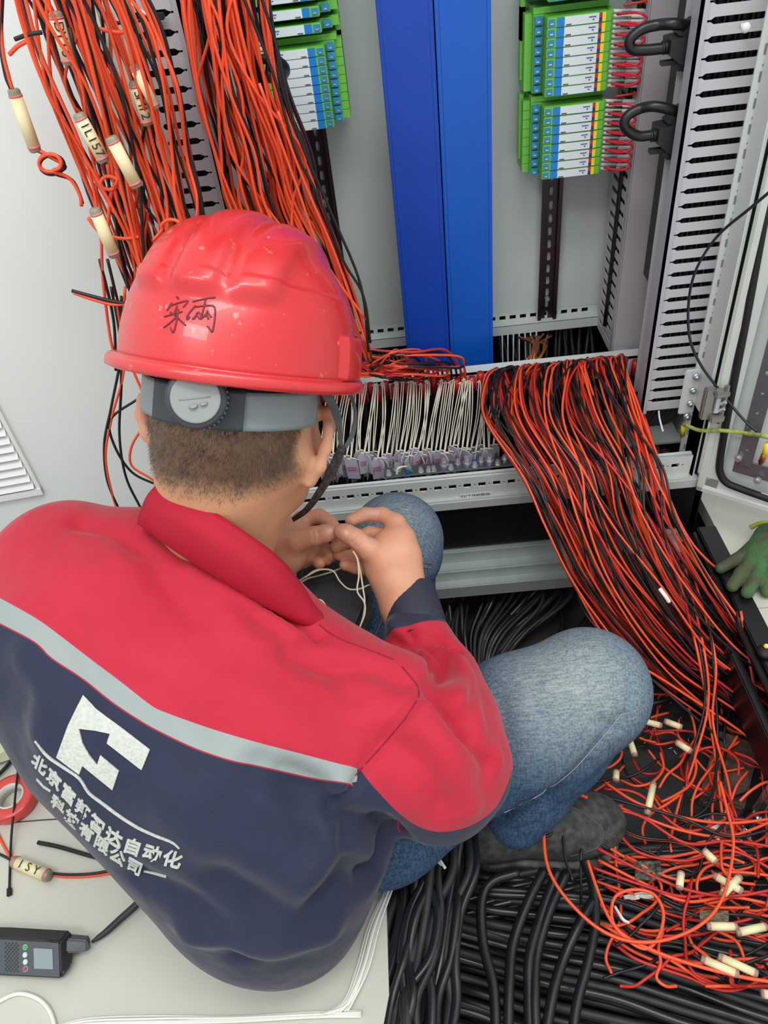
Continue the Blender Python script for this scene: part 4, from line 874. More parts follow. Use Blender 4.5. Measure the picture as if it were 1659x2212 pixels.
for q in ([(235, 675), (275, 720), (320, 750)], [(905, 1250), (975, 1265), (1045, 1285)]):
    q = [z4(*a) for a in q]; patch([[(q[i][0], q[i][1]-1.6), (q[i+1][0], q[i+1][1]-1.6), (q[i+1][0], q[i+1][1]+1.6), (q[i][0], q[i][1]+1.6)] for i in range(2)], 'embroidered_dash')

# ---------------------------------------------------------------- helmet and head frame
vd = np.array(Vector(ray(515, 760)).normalized()); br = np.array(K(790, 845, .75)-K(245, 768, .75)); br -= vd*br.dot(vd); br /= np.linalg.norm(br)
upv = np.cross(br, vd); yaw = math.radians(22)
tilt = math.radians(-2)
HF = vd*math.cos(yaw)+br*math.sin(yaw); HR = br*math.cos(yaw)-vd*math.sin(yaw)      # forward, right
HU = upv*math.cos(tilt)+HF*math.sin(tilt); HF = HF*math.cos(tilt)-upv*math.sin(tilt)
H0 = np.array(K(521, 786, .757))
def H(f, r, u): return H0+HF*f+HR*r+HU*u
HM = np.stack([HF, HR, HU], 1)
SKIN = bpy.data.materials.new('skin'); SKIN.use_nodes = True; nt = SKIN.node_tree; bs = nt.nodes['Principled BSDF']
bs.inputs['Roughness'].default_value = .5; bs.inputs['Subsurface Weight'].default_value = .12; bs.inputs['Subsurface Radius'].default_value = (.006, .002, .001); bs.inputs['Subsurface Scale'].default_value = 1
tc = nt.nodes.new('ShaderNodeTexCoord'); nz = nt.nodes.new('ShaderNodeTexNoise'); nz.inputs['Scale'].default_value = 35; nz.inputs['Detail'].default_value = 5; nt.links.new(tc.outputs['Object'], nz.inputs['Vector'])
base = mix(nt, nz.outputs['Fac'], 'BE8762', 'D09E78'); pinkk = mix(nt, nz.outputs['Fac'], 'CC8A70', 'DCA48C')
base = mix(nt, anode(nt, 'rosy'), base, pinkk)
st = anode(nt, 'stubble'); base = mix(nt, st, base, '54463A'); nt.links.new(base, bs.inputs['Base Color'])
n2 = nt.nodes.new('ShaderNodeTexNoise'); n2.inputs['Scale'].default_value = 450; nt.links.new(tc.outputs['Object'], n2.inputs['Vector']); bu = nt.nodes.new('ShaderNodeBump'); bu.inputs['Strength'].default_value = .2; bu.inputs['Distance'].default_value = .0006
nt.links.new(n2.outputs['Fac'], bu.inputs['Height']); nt.links.new(bu.outputs['Normal'], bs.inputs['Normal'])
NECK = KR((498, 900, .775, .066), (485, 1000, .788, .0625), (475, 1100, .825, .060), (482, 1200, .872, .056))
ear_R = np.array(K(694, 950, .765)); ear_L = np.array(K(326, 905, .785))
def f_head(p):
    d = ell(p, H(0.004, 0, .0), (.094, .076, .088), HM)
    d = smin(d, ell(p, H(-.018, 0, -.045), (.078, .070, .062), HM), .03)                  # occiput
    d = smin(d, ell(p, H(.045, 0, -.055), (.058, .060, .085), HM), .03)                   # face
    d = smin(d, chain(p, [(H(.012, .058, -.085), .020), (H(.060, .040, -.125), .020), (H(.095, 0, -.135), .020), (H(.060, -.040, -.125), .020), (H(.012, -.058, -.085), .020)], .02), .025)  # jaw
    d = smin(d, cone(p, H(.098, 0, -.035), H(.116, 0, -.068), .009, .012), .012)         # nose
    d = smin(d, ell(p, H(.100, 0, -.098), (.010, .024, .010), HM), .01)                  # lips
    d = smin(d, cone(p, H(.095, -.045, -.020), H(.095, .045, -.020), .012, .012), .015)     # brow
    for s_ in (-1, 1): d = -smin(-d, ell(p, H(.106, s_*.032, -.038), (.014, .016, .010), HM), .008)
    d = smin(d, chain(p, NECK, .03), .03)
    for s_, E0 in ((1, ear_R), (-1, ear_L)):                                            # ears: rim, lobe, bowl
        if s_ > 0:
            e = chain(p, KR((664, 900, .785, .0065), (690, 893, .776, .0062), (711, 890, .768, .0058), (712, 922, .766, .0058), (703, 968, .769, .0058), (690, 1008, .774, .0062), (668, 1040, .782, .0075)), .006)
            e = smin(e, chain(p, KR((668, 915, .792, .009), (672, 960, .790, .010), (668, 1015, .790, .009)), .01), .008)
        else:
            e = chain(p, KR((336, 848, .792, .0065), (310, 862, .790, .006), (305, 895, .790, .006), (316, 935, .792, .006), (338, 962, .794, .007)), .006)
            e = smin(e, chain(p, KR((335, 870, .80, .010), (340, 940, .80, .010)), .01), .008)
        d = smin(d, e, .006); continue
        a = E0
        oo = HR*s_*.5-HF*.75; oo = oo/np.linalg.norm(oo)
        e = chain(p, [(a-HU*.026+HF*.006, .0075), (a-HU*.012+oo*.006, .0062), (a+HU*.012+oo*.014, .0058), (a+HU*.028+oo*.012, .0058), (a+HU*.033+HF*.004+oo*.002, .0058), (a+HU*.022+HF*.016-oo*.006, .0065)], .006)
        e = smin(e, cone(p, a-HU*.02+HF*.006-oo*.004, a+HU*.018+HF*.006-oo*.003, .0085, .009), .006)
        d = smin(d, e, .010)
    return d
pts = [H(0, 0, 0), H(.13, 0, 0), H(0, .1, 0), H(0, -.1, 0), H(-.1, 0, 0), H(0, 0, .09), H(0, 0, -.17), np.array(NECK[-1][0]), H(.1, 0, -.17)]
lo = np.min(pts, 0)-.035; hi = np.max(pts, 0)+.035
hm_ = surface(f_head, lo, hi, .0027, 'head'); smooth_mesh(hm_, 2)
# hands, traced finger by finger
def HD(q): return KR(*q)
RH = dict(
 palm=[((905, 1400, .945, .030), (872, 1310, .952, .027), (866, 1262, .955, .024)), ((852, 1262, .955, .024), (822, 1215, .955, .020), (838, 1178, .962, .019)), ((872, 1262, .955, .023), (870, 1205, .958, .0215), (868, 1165, .962, .017)), ((845, 1240, .957, .022), (850, 1195, .96, .021))],
 fingers=[((868, 1160, .966, .0145), (856, 1130, .972, .0118), (826, 1112, .980, .0098), (788, 1111, .975, .0088), (758, 1124, .962, .0078)),
          ((848, 1172, .972, .0135), (830, 1158, .982, .0100), (800, 1151, .985, .0090), (765, 1163, .978, .0085), (728, 1179, .968, .0088)),
          ((840, 1195, .980, .013), (800, 1196, .990, .0095), (765, 1198, .985, .0088), (733, 1197, .975, .0082)),
          ((838, 1225, .975, .013), (800, 1230, .985, .0092), (768, 1226, .980, .0082), (745, 1220, .972, .0074)),
          ((826, 1212, .945, .0165), (800, 1188, .938, .0140), (766, 1162, .934, .0118), (748, 1152, .935, .0112), (738, 1148, .936, .0098))])
LHn = dict(
 palm=[((530, 1260, .985, .030), (585, 1215, .975, .027), (612, 1195, .97, .024)), ((612, 1175, .968, .024), (640, 1150, .975, .017)), ((612, 1200, .975, .024), (645, 1185, .985, .019))],
 fingers=[((622, 1152, .980, .0155), (650, 1122, .985, .0108), (690, 1115, .985, .0094), (714, 1128, .975, .0082), (727, 1142, .962, .0072)),
          ((640, 1165, .99, .013), (668, 1178, .998, .0098), (700, 1185, .990, .0088), (712, 1200, .982, .0084)),
          ((640, 1190, .988, .013), (670, 1192, .998, .0095), (700, 1195, .995, .0088), (706, 1208, .985, .0082)),
          ((632, 1210, .985, .013), (655, 1212, .992, .0092), (680, 1205, .985, .0082), (690, 1216, .975, .0082)),
          ((612, 1182, .962, .0180), (636, 1170, .950, .0145), (680, 1158, .946, .0120), (704, 1152, .945, .0110), (718, 1149, .945, .0092))])
def hand_fn(Hd):
    P = [HD(q) for q in Hd['palm']]; F = [HD(q) for q in Hd['fingers']]
    def fn(p):
        d = None
        for q in P:
            c = chain(p, q, .012); d = c if d is None else smin(d, c, .018)
        base_ = d; out = None
        for q in F:
            c = chain(p, q, .0035); c = smin(base_, c, .008); out = c if out is None else np.minimum(out, c)
        return out
    return fn, P+F
hands = []
for nm, Hd in (('hand_r', RH), ('hand_l', LHn)):
    fn, P = hand_fn(Hd); a = np.array([np.array(x) for q in P for x, r in q])
    me = surface(fn, a.min(0)-.035, a.max(0)+.035, .00165, nm); smooth_mesh(me, 2, .4)
    # knuckle creases and nail beds
    cr = [([(760, 1172), (768, 1166), (776, 1158)], -.0012, .0018), ([(766, 1178), (774, 1170), (784, 1162)], -.0012, .0018), ([(772, 1182), (780, 1175), (788, 1168)], -.0010, .0018), ([(788, 1103), (787, 1118)], -.0009, .0016), ([(820, 1104), (816, 1122)], -.0009, .0016), ([(798, 1144), (796, 1160)], -.0009, .0016)] if nm == 'hand_r' else [([(675, 1147), (678, 1158), (677, 1168)], -.0011, .0018), ([(684, 1145), (688, 1157), (686, 1167)], -.0011, .0018), ([(689, 1108), (690, 1122)], -.0009, .0016), ([(650, 1112), (658, 1130)], -.0009, .0016)]
    crease(me, cr); hands.append(me)
# forearm / trunk hidden in the clothes, so the figure is one body
def f_body(p):
    d = chain(p, KR((482, 1230, .875, .05), (510, 1480, .88, .07), (560, 1750, .88, .08), (590, 1880, .90, .07)), .04)
    d = smin(d, chain(p, KR((905, 1400, .935, .026), (962, 1540, .87, .030), (978, 1650, .82, .034), (900, 1635, .80, .04), (820, 1565, .81, .045), (500, 1400, .90, .05)), .03), .03)
    d = smin(d, chain(p, KR((530, 1260, .985, .026), (420, 1250, 1.02, .030), (280, 1270, 1.04, .030), (140, 1235, .92, .035), (200, 1240, .90, .040), (480, 1350, .90, .05)), .03), .03)
    return d
a = np.array([np.array(K(*q)) for q in ((470, 1200, .85), (600, 1900, .92), (1010, 1640, .83), (530, 1260, .985), (140, 1220, .9), (250, 1230, 1.0), (905, 1400, .935))])
bd = surface(f_body, a.min(0)-.1, a.max(0)+.1, .008, 'b')
bm = bmesh.new()
for me in [hm_]+hands+[bd]: bm.from_mesh(me)
me = bpy.data.meshes.new('body'); bm.to_mesh(me); bm.free()
V = coords(me); px, py, pd = project(V)
loc = (V-H0) @ HM
# stubble: fades from the scalp down to the nape line
hl = np.clip((-.060-.045*np.clip((.05-loc[:, 0])/.1, 0, 1)*1.0-loc[:, 2])/.03, 0, 1)
fade = 1-hl
hx = np.clip((.012-loc[:, 0])/.02, 0, 1)*np.clip((np.linalg.norm(V-ear_R, axis=1)-.030)/.012, 0, 1)*np.clip((np.linalg.norm(V-ear_L, axis=1)-.034)/.012, 0, 1)
nh = len(hm_.vertices); ish = np.arange(len(V)) < nh
sb = np.where(ish, np.clip(fade, 0, 1)**1.2*hx*.80, 0); attr(me, 'stubble', sb)
ros = np.where(ish, np.clip(1-np.linalg.norm(V-ear_R, axis=1)/.035, 0, 1)+np.clip(1-np.linalg.norm(V-ear_L, axis=1)/.035, 0, 1), .55); attr(me, 'rosy', ros)
body = link('body', me, SKIN, person, True)
# nails
NAIL = mat('nail', 'D8A48E', .35)
hb = [bvh(hands[0]), bvh(hands[1])]
def nail(bv, c, ax, w_, l_):
    ux, uy = ax; P = []; n_ = 9
    pts = [(c[0]+ux*l_*math.cos(t)-uy*w_*math.sin(t), c[1]+uy*l_*math.cos(t)+ux*w_*math.sin(t)) for t in np.linspace(0, 2*math.pi, 17)[:-1]]
    v = []
    for s_ in (0, .5, 1):
        for x, y in pts:
            h_, n2_ = hit(bv, c[0]+(x-c[0])*s_, c[1]+(y-c[1])*s_)
            if h_ is None: return
            nn_ = n2_ if n2_.dot(Vector(ray(*c))) < 0 else -n2_; v.append(h_+nn_*(.0006 if s_ < 1 else .0001))
    f = [(k*16+i, k*16+(i+1) % 16, (k+1)*16+(i+1) % 16, (k+1)*16+i) for k in (0, 1) for i in range(16)]
    MB().add(v, f).build('nail', NAIL, body, True)
nail(hb[0], (744, 1151), (-.85, -.5), 7.5, 9); nail(hb[1], (712, 1147), (.98, -.15), 6.5, 8)
# hair: short strands on the scalp below the helmet
hv = []; hf = []; Vh = coords(hm_); Nh = normals(hm_); cand = np.where((sb[:nh] > .04) & (((Vh-H0) @ HM)[:, 2] < .02))[0]
rg = np.random.default_rng(3)
for i in rg.choice(cand, min(15000, len(cand)*3)):
    if rg.random() > min(1, sb[i]*1.7+.05): continue
    p = Vh[i]+rg.normal(0, .0013, 3); l_ = .0028+.006*sb[i]*rg.random(); g = -HU*.75+Nh[i]*.55+rg.normal(0, .25, 3); g /= np.linalg.norm(g); s_ = np.cross(g, Nh[i]); s_ = s_/(np.linalg.norm(s_)+1e-9)*.00022
    k = len(hv); q = p+g*l_; t_ = np.cross(s_, g); t_ = t_/(np.linalg.norm(t_)+1e-9)*.00022
    hv += [p+s_, p-s_, p+t_, q]; hf += [(k, k+1, k+3), (k+1, k+2, k+3), (k+2, k, k+3)]
hme = bpy.data.meshes.new('hair'); hme.from_pydata([tuple(x) for x in hv], [], hf); hme.update()
link('hair', hme, mat('hair_dark', '3A3128', .5, col2='6B5A48', nscale=60), person)['kind'] = 'stuff'

# ---------------------------------------------------------------- safety helmet
hel = thing('safety_helmet', Vector(H(0, 0, .03)), 'scuffed red ribbed safety helmet with handwritten characters, worn by the crouching worker', 'helmet')
HEL = mat('helmet_red', 'C9181F', .28, coat=.3, col2='CE3436', nscale=9, spec=.6)
nt = HEL.node_tree; bs = nt.nodes['Principled BSDF']; tc = nt.nodes.new('ShaderNodeTexCoord')
n1 = nt.nodes.new('ShaderNodeTexNoise'); n1.inputs['Scale'].default_value = 70; n1.inputs['Detail'].default_value = 10; n1.inputs['Roughness'].default_value = .7; nt.links.new(tc.outputs['Object'], n1.inputs['Vector'])
rp = nt.nodes.new('ShaderNodeValToRGB'); rp.color_ramp.elements[0].position = .62; rp.color_ramp.elements[1].position = .70; nt.links.new(n1.outputs['Fac'], rp.inputs['Fac'])
cr_ = nt.nodes['Color Ramp'].outputs['Color'] if 'Color Ramp' in nt.nodes else None
src = bs.inputs['Base Color'].links[0].from_socket; dirt = mix(nt, mth('MULTIPLY', rp.outputs['Color'], .55) if False else rp.outputs['Color'], src, 'D88D86'); nt.links.new(dirt, bs.inputs['Base Color'])
n3 = nt.nodes.new('ShaderNodeTexNoise'); n3.inputs['Scale'].default_value = 25; n3.inputs['Detail'].default_value = 8; nt.links.new(tc.outputs['Object'], n3.inputs['Vector'])
mr = nt.nodes.new('ShaderNodeMapRange'); mr.inputs['To Min'].default_value = .2; mr.inputs['To Max'].default_value = .48; nt.links.new(n3.outputs['Fac'], mr.inputs['Value']); nt.links.new(mr.outputs['Result'], bs.inputs['Roughness'])
na, nb = 220, 90; A_, W_, Hh = .129, .1095, .131
def shell_pt(th, s):
    """th around (0 = forward), s 0 rim .. 1 crown"""
    ph = s*math.pi/2; n_ = 2.25
    r = max(0, math.cos(ph))**(2/n_); z = max(0, math.sin(ph))**(2/2.15)
    f, w2 = A_*r*math.cos(th), W_*r*math.sin(th)
    rib = 0
    # three wide raised ribs running front to back, starting part-way up the back
    if z > .40:
        k = min(1, (z-.40)/.10); k = k*k*(3-2*k)
        x = w2/W_*1.0
        for c0, wd, am in ((-.42, .15, .008), (0, .17, .010), (.42, .15, .008)):
            e = abs(x-c0)/wd; rib += am*k/(1+e**6)
        
    # small raised panels beside the slots and a step line around
    st_ = .0012 if z < .56 else 0
    q = np.array([f, w2, Hh*z]); n = np.array([f/A_**2, w2/W_**2, z/Hh]); n /= np.linalg.norm(n)+1e-9
    if abs(math.sin(th)) > .80 and z < .30:                   # accessory slot bosses at the sides
        if abs(f) < .028: q = q+n*.0065
    return q+n*(rib+st_)
hv = []; hf = []
for j in range(nb+1):
    for i in range(na):
        q = shell_pt(2*math.pi*i/na, j/nb*.9999); hv.append(H(*q))
rimrows = [(.0, -.002, 0), (.009, -.002, 0), (.0115, -.005, 0), (.0115, -.012, 0), (.008, -.0135, 0), (-.001, -.011, 0), (-.003, .004, 0), (-.006, .05, 1), (-.02, .09, 2)]
brow = []
for off, z, kk in rimrows:
    for i in range(na):
        th = 2*math.pi*i/na; pk = max(0, math.cos(th))**6*.038 if 0 < rimrows.index((off, z, kk)) < 5 else 0
        o2 = off+(pk if off > 0 else 0); zz = z-pk*.25
        a_, b_ = (A_+o2), (W_+o2)
        if kk: a_ *= .98-.05*kk; b_ *= .98-.05*kk
        hv.append(H(a_*math.cos(th), b_*math.sin(th), zz))
for j in range(nb):
    for i in range(na): hf.append((j*na+i, j*na+(i+1) % na, (j+1)*na+(i+1) % na, (j+1)*na+i))
b0 = (nb+1)*na
for i in range(na): hf.append((b0+i, b0+(i+1) % na, (i+1) % na, i))
for j in range(len(rimrows)-1):
    for i in range(na): hf.append((b0+(j+1)*na+i, b0+(j+1)*na+(i+1) % na, b0+j*na+(i+1) % na, b0+j*na+i))
sme = bpy.data.meshes.new('shell'); sme.from_pydata([tuple(q) for q in hv], [], hf); sme.update()
shell = link('shell', sme, HEL, hel, True); sb_ = bvh(sme)
# slot bosses drawn as raised frames at the sides
for (x0, y0, x1, y1) in ((656, 715, 672, 775), (740, 758, 756, 790)):
    v = []; 
    for x, y in ((x0, y1), (x0, y0), (x1+4, y0+2), (x1+4, y0+14), (x1-4, y0+14), (x1-4, y1)):
        h_, n_ = hit(sb_, x, y); v.append(h_+n_*.004 if h_ is not None else K(x, y, .72))
    wire('slot_rib', v, .0026, HEL, parent=hel, seg=4)
# handwriting on the shell (two characters, pen strokes)
PEN = mat('pen', '6E1626', .4)
z3 = lambda x, y: (x/1.9988, 440+y/1.9988)
strokes = [[(762, 402), (772, 412)], [(742, 428), (722, 462), (740, 440), (805, 420), (808, 428), (792, 448)], [(765, 440), (752, 478)], [(710, 488), (788, 466)], [(770, 455), (764, 500), (752, 550), (744, 553), (736, 535)], [(762, 490), (735, 515), (708, 535)], [(764, 490), (790, 515), (802, 526)], [(735, 470), (760, 485)],
           [(832, 424), (880, 412), (930, 404)], [(888, 412), (880, 450), (868, 495)], [(845, 440), (812, 480), (808, 500), (820, 488)], [(845, 446), (900, 440), (926, 448), (928, 490), (918, 550), (908, 545), (896, 528)], [(852, 470), (838, 500)], [(856, 468), (872, 488)], [(896, 462), (884, 490)], [(898, 470), (912, 492)], [(830, 500), (850, 485), (866, 498), (890, 478), (900, 500)]]
for q in strokes:
    v = []; q = [tuple(c) for c in catmull([(a_, b_, 0) for a_, b_ in q], 4)[:, :2]]
    for x, y in q:
        h_, n_ = hit(sb_, *z3(x, y))
        if h_ is not None: v.append(h_+(n_ if n_.dot(Vector(ray(400, 670))) < 0 else -n_)*.0002)
    if len(v) > 1: wire('pen_stroke', v, .0008, PEN, parent=shell, seg=2)
# headband, ratchet knob, chin strap
BAND = mat('band_grey', '828B8D', .45, noise=.1); KNB = mat('knob_dark', '33383E', .42); DIAL = mat('dial_grey', '8C918E', .7)
def band(th0, th1, u0, u1, grow, m_, nm, th=.002, par=hel, f_=1.0):
    rows = []
    for u in (u0, (u0+u1)/2, u1):
        rows.append([Vector(H((.100+grow)*math.cos(t), (.0845+grow)*math.sin(t), u-.008*max(0, -math.cos(t)))) for t in np.linspace(th0, th1, 16)])
    return ribbon(rows, nm, m_, par, th)
band(-math.pi*1.45, math.pi*-.55, -.012, -.046, .004, BAND, 'headband')
band(-math.pi*1.16, -math.pi*.86, -.010, -.046, .0085, KNB, 'ratchet_housing', .005)
kc = np.array(hit(bvh(bpy.data.objects['headband'].data), 430, 860)[0] or K(430, 862, .66)); kn_ = -np.array(Vector(ray(430, 860)).normalized()); kn_ = kn_*.9+(-HF)*.3; kn_ /= np.linalg.norm(kn_)
kc = Vector(kc+kn_*.010); kv = Vector(kn_)
MB().cyl(kc, kc+kv*.016, .0265, 40, rings=[(0, .024), (.1, .0262), (.5, .0262), (.9, .0255), (1, .023)]).build('adjustment_knob', KNB, hel, True)
kd = MB().cyl(kc+kv*.0162, kc+kv*.018, .0205, 36, rings=[(0, .0205), (.7, .0205), (1, .0195)]).build('knob_cap', DIAL, bpy.data.objects['adjustment_knob'], False)
ux = Vector(br); uy = kv.cross(ux).normalized(); ux = uy.cross(kv).normalized(); kt = kc+kv*.0182
MB().cyl(kt-ux*.013-uy*.003, kt+ux*.012+uy*.003, .0006, 6).sph(kt-ux*.001-uy*.006, .0042, 8, 0, (1, 1, .3)).sph(kt+ux*.007-uy*.003, .0036, 8, 0, (1, 1, .3)).build('cap_relief', DIAL, kd, True)
for i in range(12):
    a = -1.2+i*.17; c = kc+(ux*math.cos(a)+uy*math.sin(a))*.0262; MB().cyl(c+kv*.002, c+kv*.014, .0012, 6).build('grip_rib', KNB, bpy.data.objects['adjustment_knob'])
SW = mat('sweatband', '1C1F30', .8)
band(-math.pi*1.4, math.pi*-.6, .004, -.014, .001, SW, 'inner_band')
STP = mat('strap_grey', '4A5052', .6); WEB = mat('webbing', '2A2724', .8)
wireframe = ribbon([[K(683, 820, .715), K(700, 860, .72), K(715, 890, .74), K(728, 930, .76), K(735, 965, .775)], [K(700, 820, .72), K(722, 860, .73), K(738, 900, .75), K(740, 940, .765), K(742, 968, .78)]], 'chin_strap', STP, hel, .0018)
ribbon([[K(735, 820, .80), K(762, 880, .81), K(758, 930, .80), K(742, 965, .79)], [K(748, 815, .80), K(770, 880, .81), K(768, 935, .80), K(748, 972, .79)]], 'chin_strap', STP, hel, .0018)
ribbon([[K(733, 960, .775), K(715, 1000, .785), K(690, 1050, .80), K(660, 1095, .83), K(630, 1120, .86)], [K(748, 966, .78), K(733, 1010, .79), K(704, 1058, .805), K(668, 1105, .835), K(634, 1128, .865)]], 'strap_webbing', mat('webbing_ribbed', '4A423C', .8, col2='1E1B18', nscale=260), hel, .002)

# ---------------------------------------------------------------- jeans and shoes
def f_jeans(p):
    d = chain(p, KR((680, 1760, .93, .09), (820, 1740, .96, .088), (960, 1650, .975, .080), (1120, 1562, .97, .080), (1270, 1490, .975, .076)), .03)      # right thigh
    d = smin(d, chain(p, KR((1268, 1492, .975, .074), (1205, 1605, 1.01, .062), (1145, 1700, 1.04, .052), (1116, 1758, 1.06, .045)), .02), .018)              # right shin
    d = smin(d, chain(p, KR((600, 1750, .93, .08), (640, 1600, 1.03, .08), (740, 1350, 1.11, .078), (850, 1190, 1.14, .066), (858, 1158, 1.14, .062)), .03), .03)  # left thigh
    d = smin(d, chain(p, KR((858, 1160, 1.14, .062), (868, 1300, 1.24, .052), (850, 1450, 1.32, .050)), .02), .015)
    d = smin(d, chain(p, KR((720, 1800, .93, .06), (850, 1830, .98, .042), (870, 1850, .99, .03)), .02), .02)
    return d
a = np.array([np.array(K(*q)) for q in ((560, 1900, .93), (1270, 1490, .975), (1105, 1770, 1.145), (858, 1158, 1.14), (850, 1450, 1.32))])
jn = surface(f_jeans, a.min(0)-.14, a.max(0)+.14, .0055, 'jeans'); smooth_mesh(jn, 3)
crease(jn, [([(1085, 1762), (1160, 1725), (1230, 1675), (1300, 1600), (1345, 1545)], -.006, .006), ([(1350, 1560), (1365, 1510), (1362, 1470)], -.003, .006), ([(1090, 1790), (1170, 1750), (1250, 1690), (1300, 1640)], .003, .01),
            ([(1180, 1720), (1220, 1690), (1270, 1650)], -.004, .008), ([(1300, 1560), (1330, 1580), (1350, 1570)], -.004, .006), ([(1240, 1400), (1300, 1410), (1340, 1450)], .002, .01), ([(900, 1180), (918, 1220), (925, 1260)], -.002, .005),
            ([(1060, 1770), (1110, 1790), (1160, 1780)], -.003, .006), ([(1080, 1500), (1090, 1600), (1080, 1700)], -.004, .012)])
V = coords(jn); px, py, pd = project(V)
kn = np.array(K(1250, 1470, .90)); wear = np.clip(1-np.linalg.norm((V-kn)*np.array([1, 1, 1.2]), axis=1)/.16, 0, 1)
kn2 = np.array(K(860, 1120, 1.08)); wear = np.maximum(wear, np.clip(1-np.linalg.norm(V-kn2, axis=1)/.11, 0, 1)*.7)
attr(jn, 'wear', wear)
JN = bpy.data.materials.new('denim'); JN.use_nodes = True; nt = JN.node_tree; bs = nt.nodes['Principled BSDF']; bs.inputs['Roughness'].default_value = .85; bs.inputs['Specular IOR Level'].default_value = .2
tc = nt.nodes.new('ShaderNodeTexCoord'); mp = nt.nodes.new('ShaderNodeMapping'); mp.inputs['Scale'].default_value = (420, 420, 60); mp.inputs['Rotation'].default_value = (.4, .9, .3); nt.links.new(tc.outputs['Object'], mp.inputs['Vector'])
n1 = nt.nodes.new('ShaderNodeTexNoise'); n1.inputs['Scale'].default_value = 1; n1.inputs['Detail'].default_value = 3; nt.links.new(mp.outputs['Vector'], n1.inputs['Vector'])
mp2 = nt.nodes.new('ShaderNodeMapping'); mp2.inputs['Scale'].default_value = (60, 420, 420); mp2.inputs['Rotation'].default_value = (.4, .9, .3); nt.links.new(tc.outputs['Object'], mp2.inputs['Vector'])
n2 = nt.nodes.new('ShaderNodeTexNoise'); n2.inputs['Scale'].default_value = 1; n2.inputs['Detail'].default_value = 3; nt.links.new(mp2.outputs['Vector'], n2.inputs['Vector'])
wf = mth('MULTIPLY', mth('ADD', n1.outputs['Fac'], n2.outputs['Fac']), .5)
mr = nt.nodes.new('ShaderNodeMapRange'); mr.inputs['From Min'].default_value = .38; mr.inputs['From Max'].default_value = .62; nt.links.new(wf, mr.inputs['Value'])
dk = mix(nt, mr.outputs['Result'], '2B3E58', '4D6682'); lt = mix(nt, mr.outputs['Result'], '6F8088', 'A3ADA8'); nt.links.new(mix(nt, anode(nt, 'wear'), dk, lt), bs.inputs['Base Color'])
bu = nt.nodes.new('ShaderNodeBump'); bu.inputs['Strength'].default_value = .4; bu.inputs['Distance'].default_value = .0008; nt.links.new(wf, bu.inputs['Height']); nt.links.new(bu.outputs['Normal'], bs.inputs['Normal'])
jeans = link('jeans', jn, JN, person, True); jnb = bvh(jn)
STC = mat('stitch', '8E9AA0', .7); STB = mat('stitch_brown', '8A6B48', .7)
def on_j(q, off=.001):
    v = []
    for x, y in q:
        h_, n_ = hit(jnb, x, y)
        if h_ is not None: v.append(h_+(n_ if n_.dot(Vector(ray(x, y))) < 0 else -n_)*off)
    return v
for q, m_, r in (([(1088, 1754), (1160, 1718), (1230, 1668), (1300, 1594), (1343, 1540)], STC, .0007), ([(897, 1212), (915, 1215), (933, 1217)], STB, .0007), ([(897, 1222), (915, 1225), (932, 1227)], STB, .0007), ([(800, 1392), (818, 1350), (828, 1310)], STB, .0009)):
    v = on_j(catmull([(a_, b_, 0) for a_, b_ in q], 6)[:, :2])
    if len(v) > 2: wire('stitching', v, r, m_, parent=jeans, seg=3)
# right shoe
SHM = mat('shoe_mesh', '4C4E4A', .85, col2='2C2D28', nscale=90, bump=.8, bscale=500, bdist=.001); SOL = mat('shoe_sole', '6C6E66', .8, col2='3A3C38', nscale=40, bump=.4, bscale=120)
def foot(heel, toe, up, nm, lab):
    heel = np.array(heel); toe = np.array(toe); ax = toe-heel; L = np.linalg.norm(ax); ax /= L; up = np.array(up, float); up -= ax*up.dot(ax); up /= np.linalg.norm(up); sd = np.cross(ax, up); Mx = np.stack([ax, sd, up], 1)
    def fs(p):
        d = ell(p, heel+ax*L*.12+up*.035, (.045, .038, .045), Mx)
        d = smin(d, ell(p, heel+ax*L*.42+up*.032, (.085, .040, .040), Mx), .03); d = smin(d, ell(p, heel+ax*L*.76+up*.022, (.068, .049, .033), Mx), .03)
        q = (p-heel) @ up; return np.maximum(d, -q-.0)
    def fsole(p):
        q = (p-heel) @ Mx; x = np.clip(q[:, 0]/L, 0, 1); hw = .036+.014*np.clip((x-.3)/.45, 0, 1)
        r = np.hypot(np.maximum(0, np.abs(q[:, 0]-L*.5)-(L*.5-.045)), q[:, 1]*.045/hw)-.053; tr = .0012*np.sin(q[:, 0]*900)
        return np.maximum(r+tr, np.abs(q[:, 2]+.0)-.014)
    lo = np.minimum(heel, toe)-.08; hi = np.maximum(heel, toe)+.1
    a_ = surface(fs, lo, hi, .004, nm); smooth_mesh(a_, 3); u = link(nm, a_, SHM, person, True, lab)
    b_ = surface(fsole, lo, hi, .003, 'sole'); smooth_mesh(b_, 1); s_ = link('sole', b_, SOL, u, True); return u, bvh(a_)
sh, shb = foot(PZ(1005, 1822, -.105), PZ(1322, 1782, -.105), (0, -.1, 1), 'shoe', 'dusty grey-black knit sneaker')
foot(K(830, 1480, 1.40), K(890, 1380, 1.44), (0, 0, 1), 'shoe', None)
wire('shoe_seam', [hit(shb, x, y)[0] or K(x, y, 1.14) for x, y in ((1195, 1735), (1250, 1750), (1300, 1790), (1290, 1830), (1230, 1850))], .0014, mat('seam_grey', '4C4E4A', .8), parent=sh, seg=6)
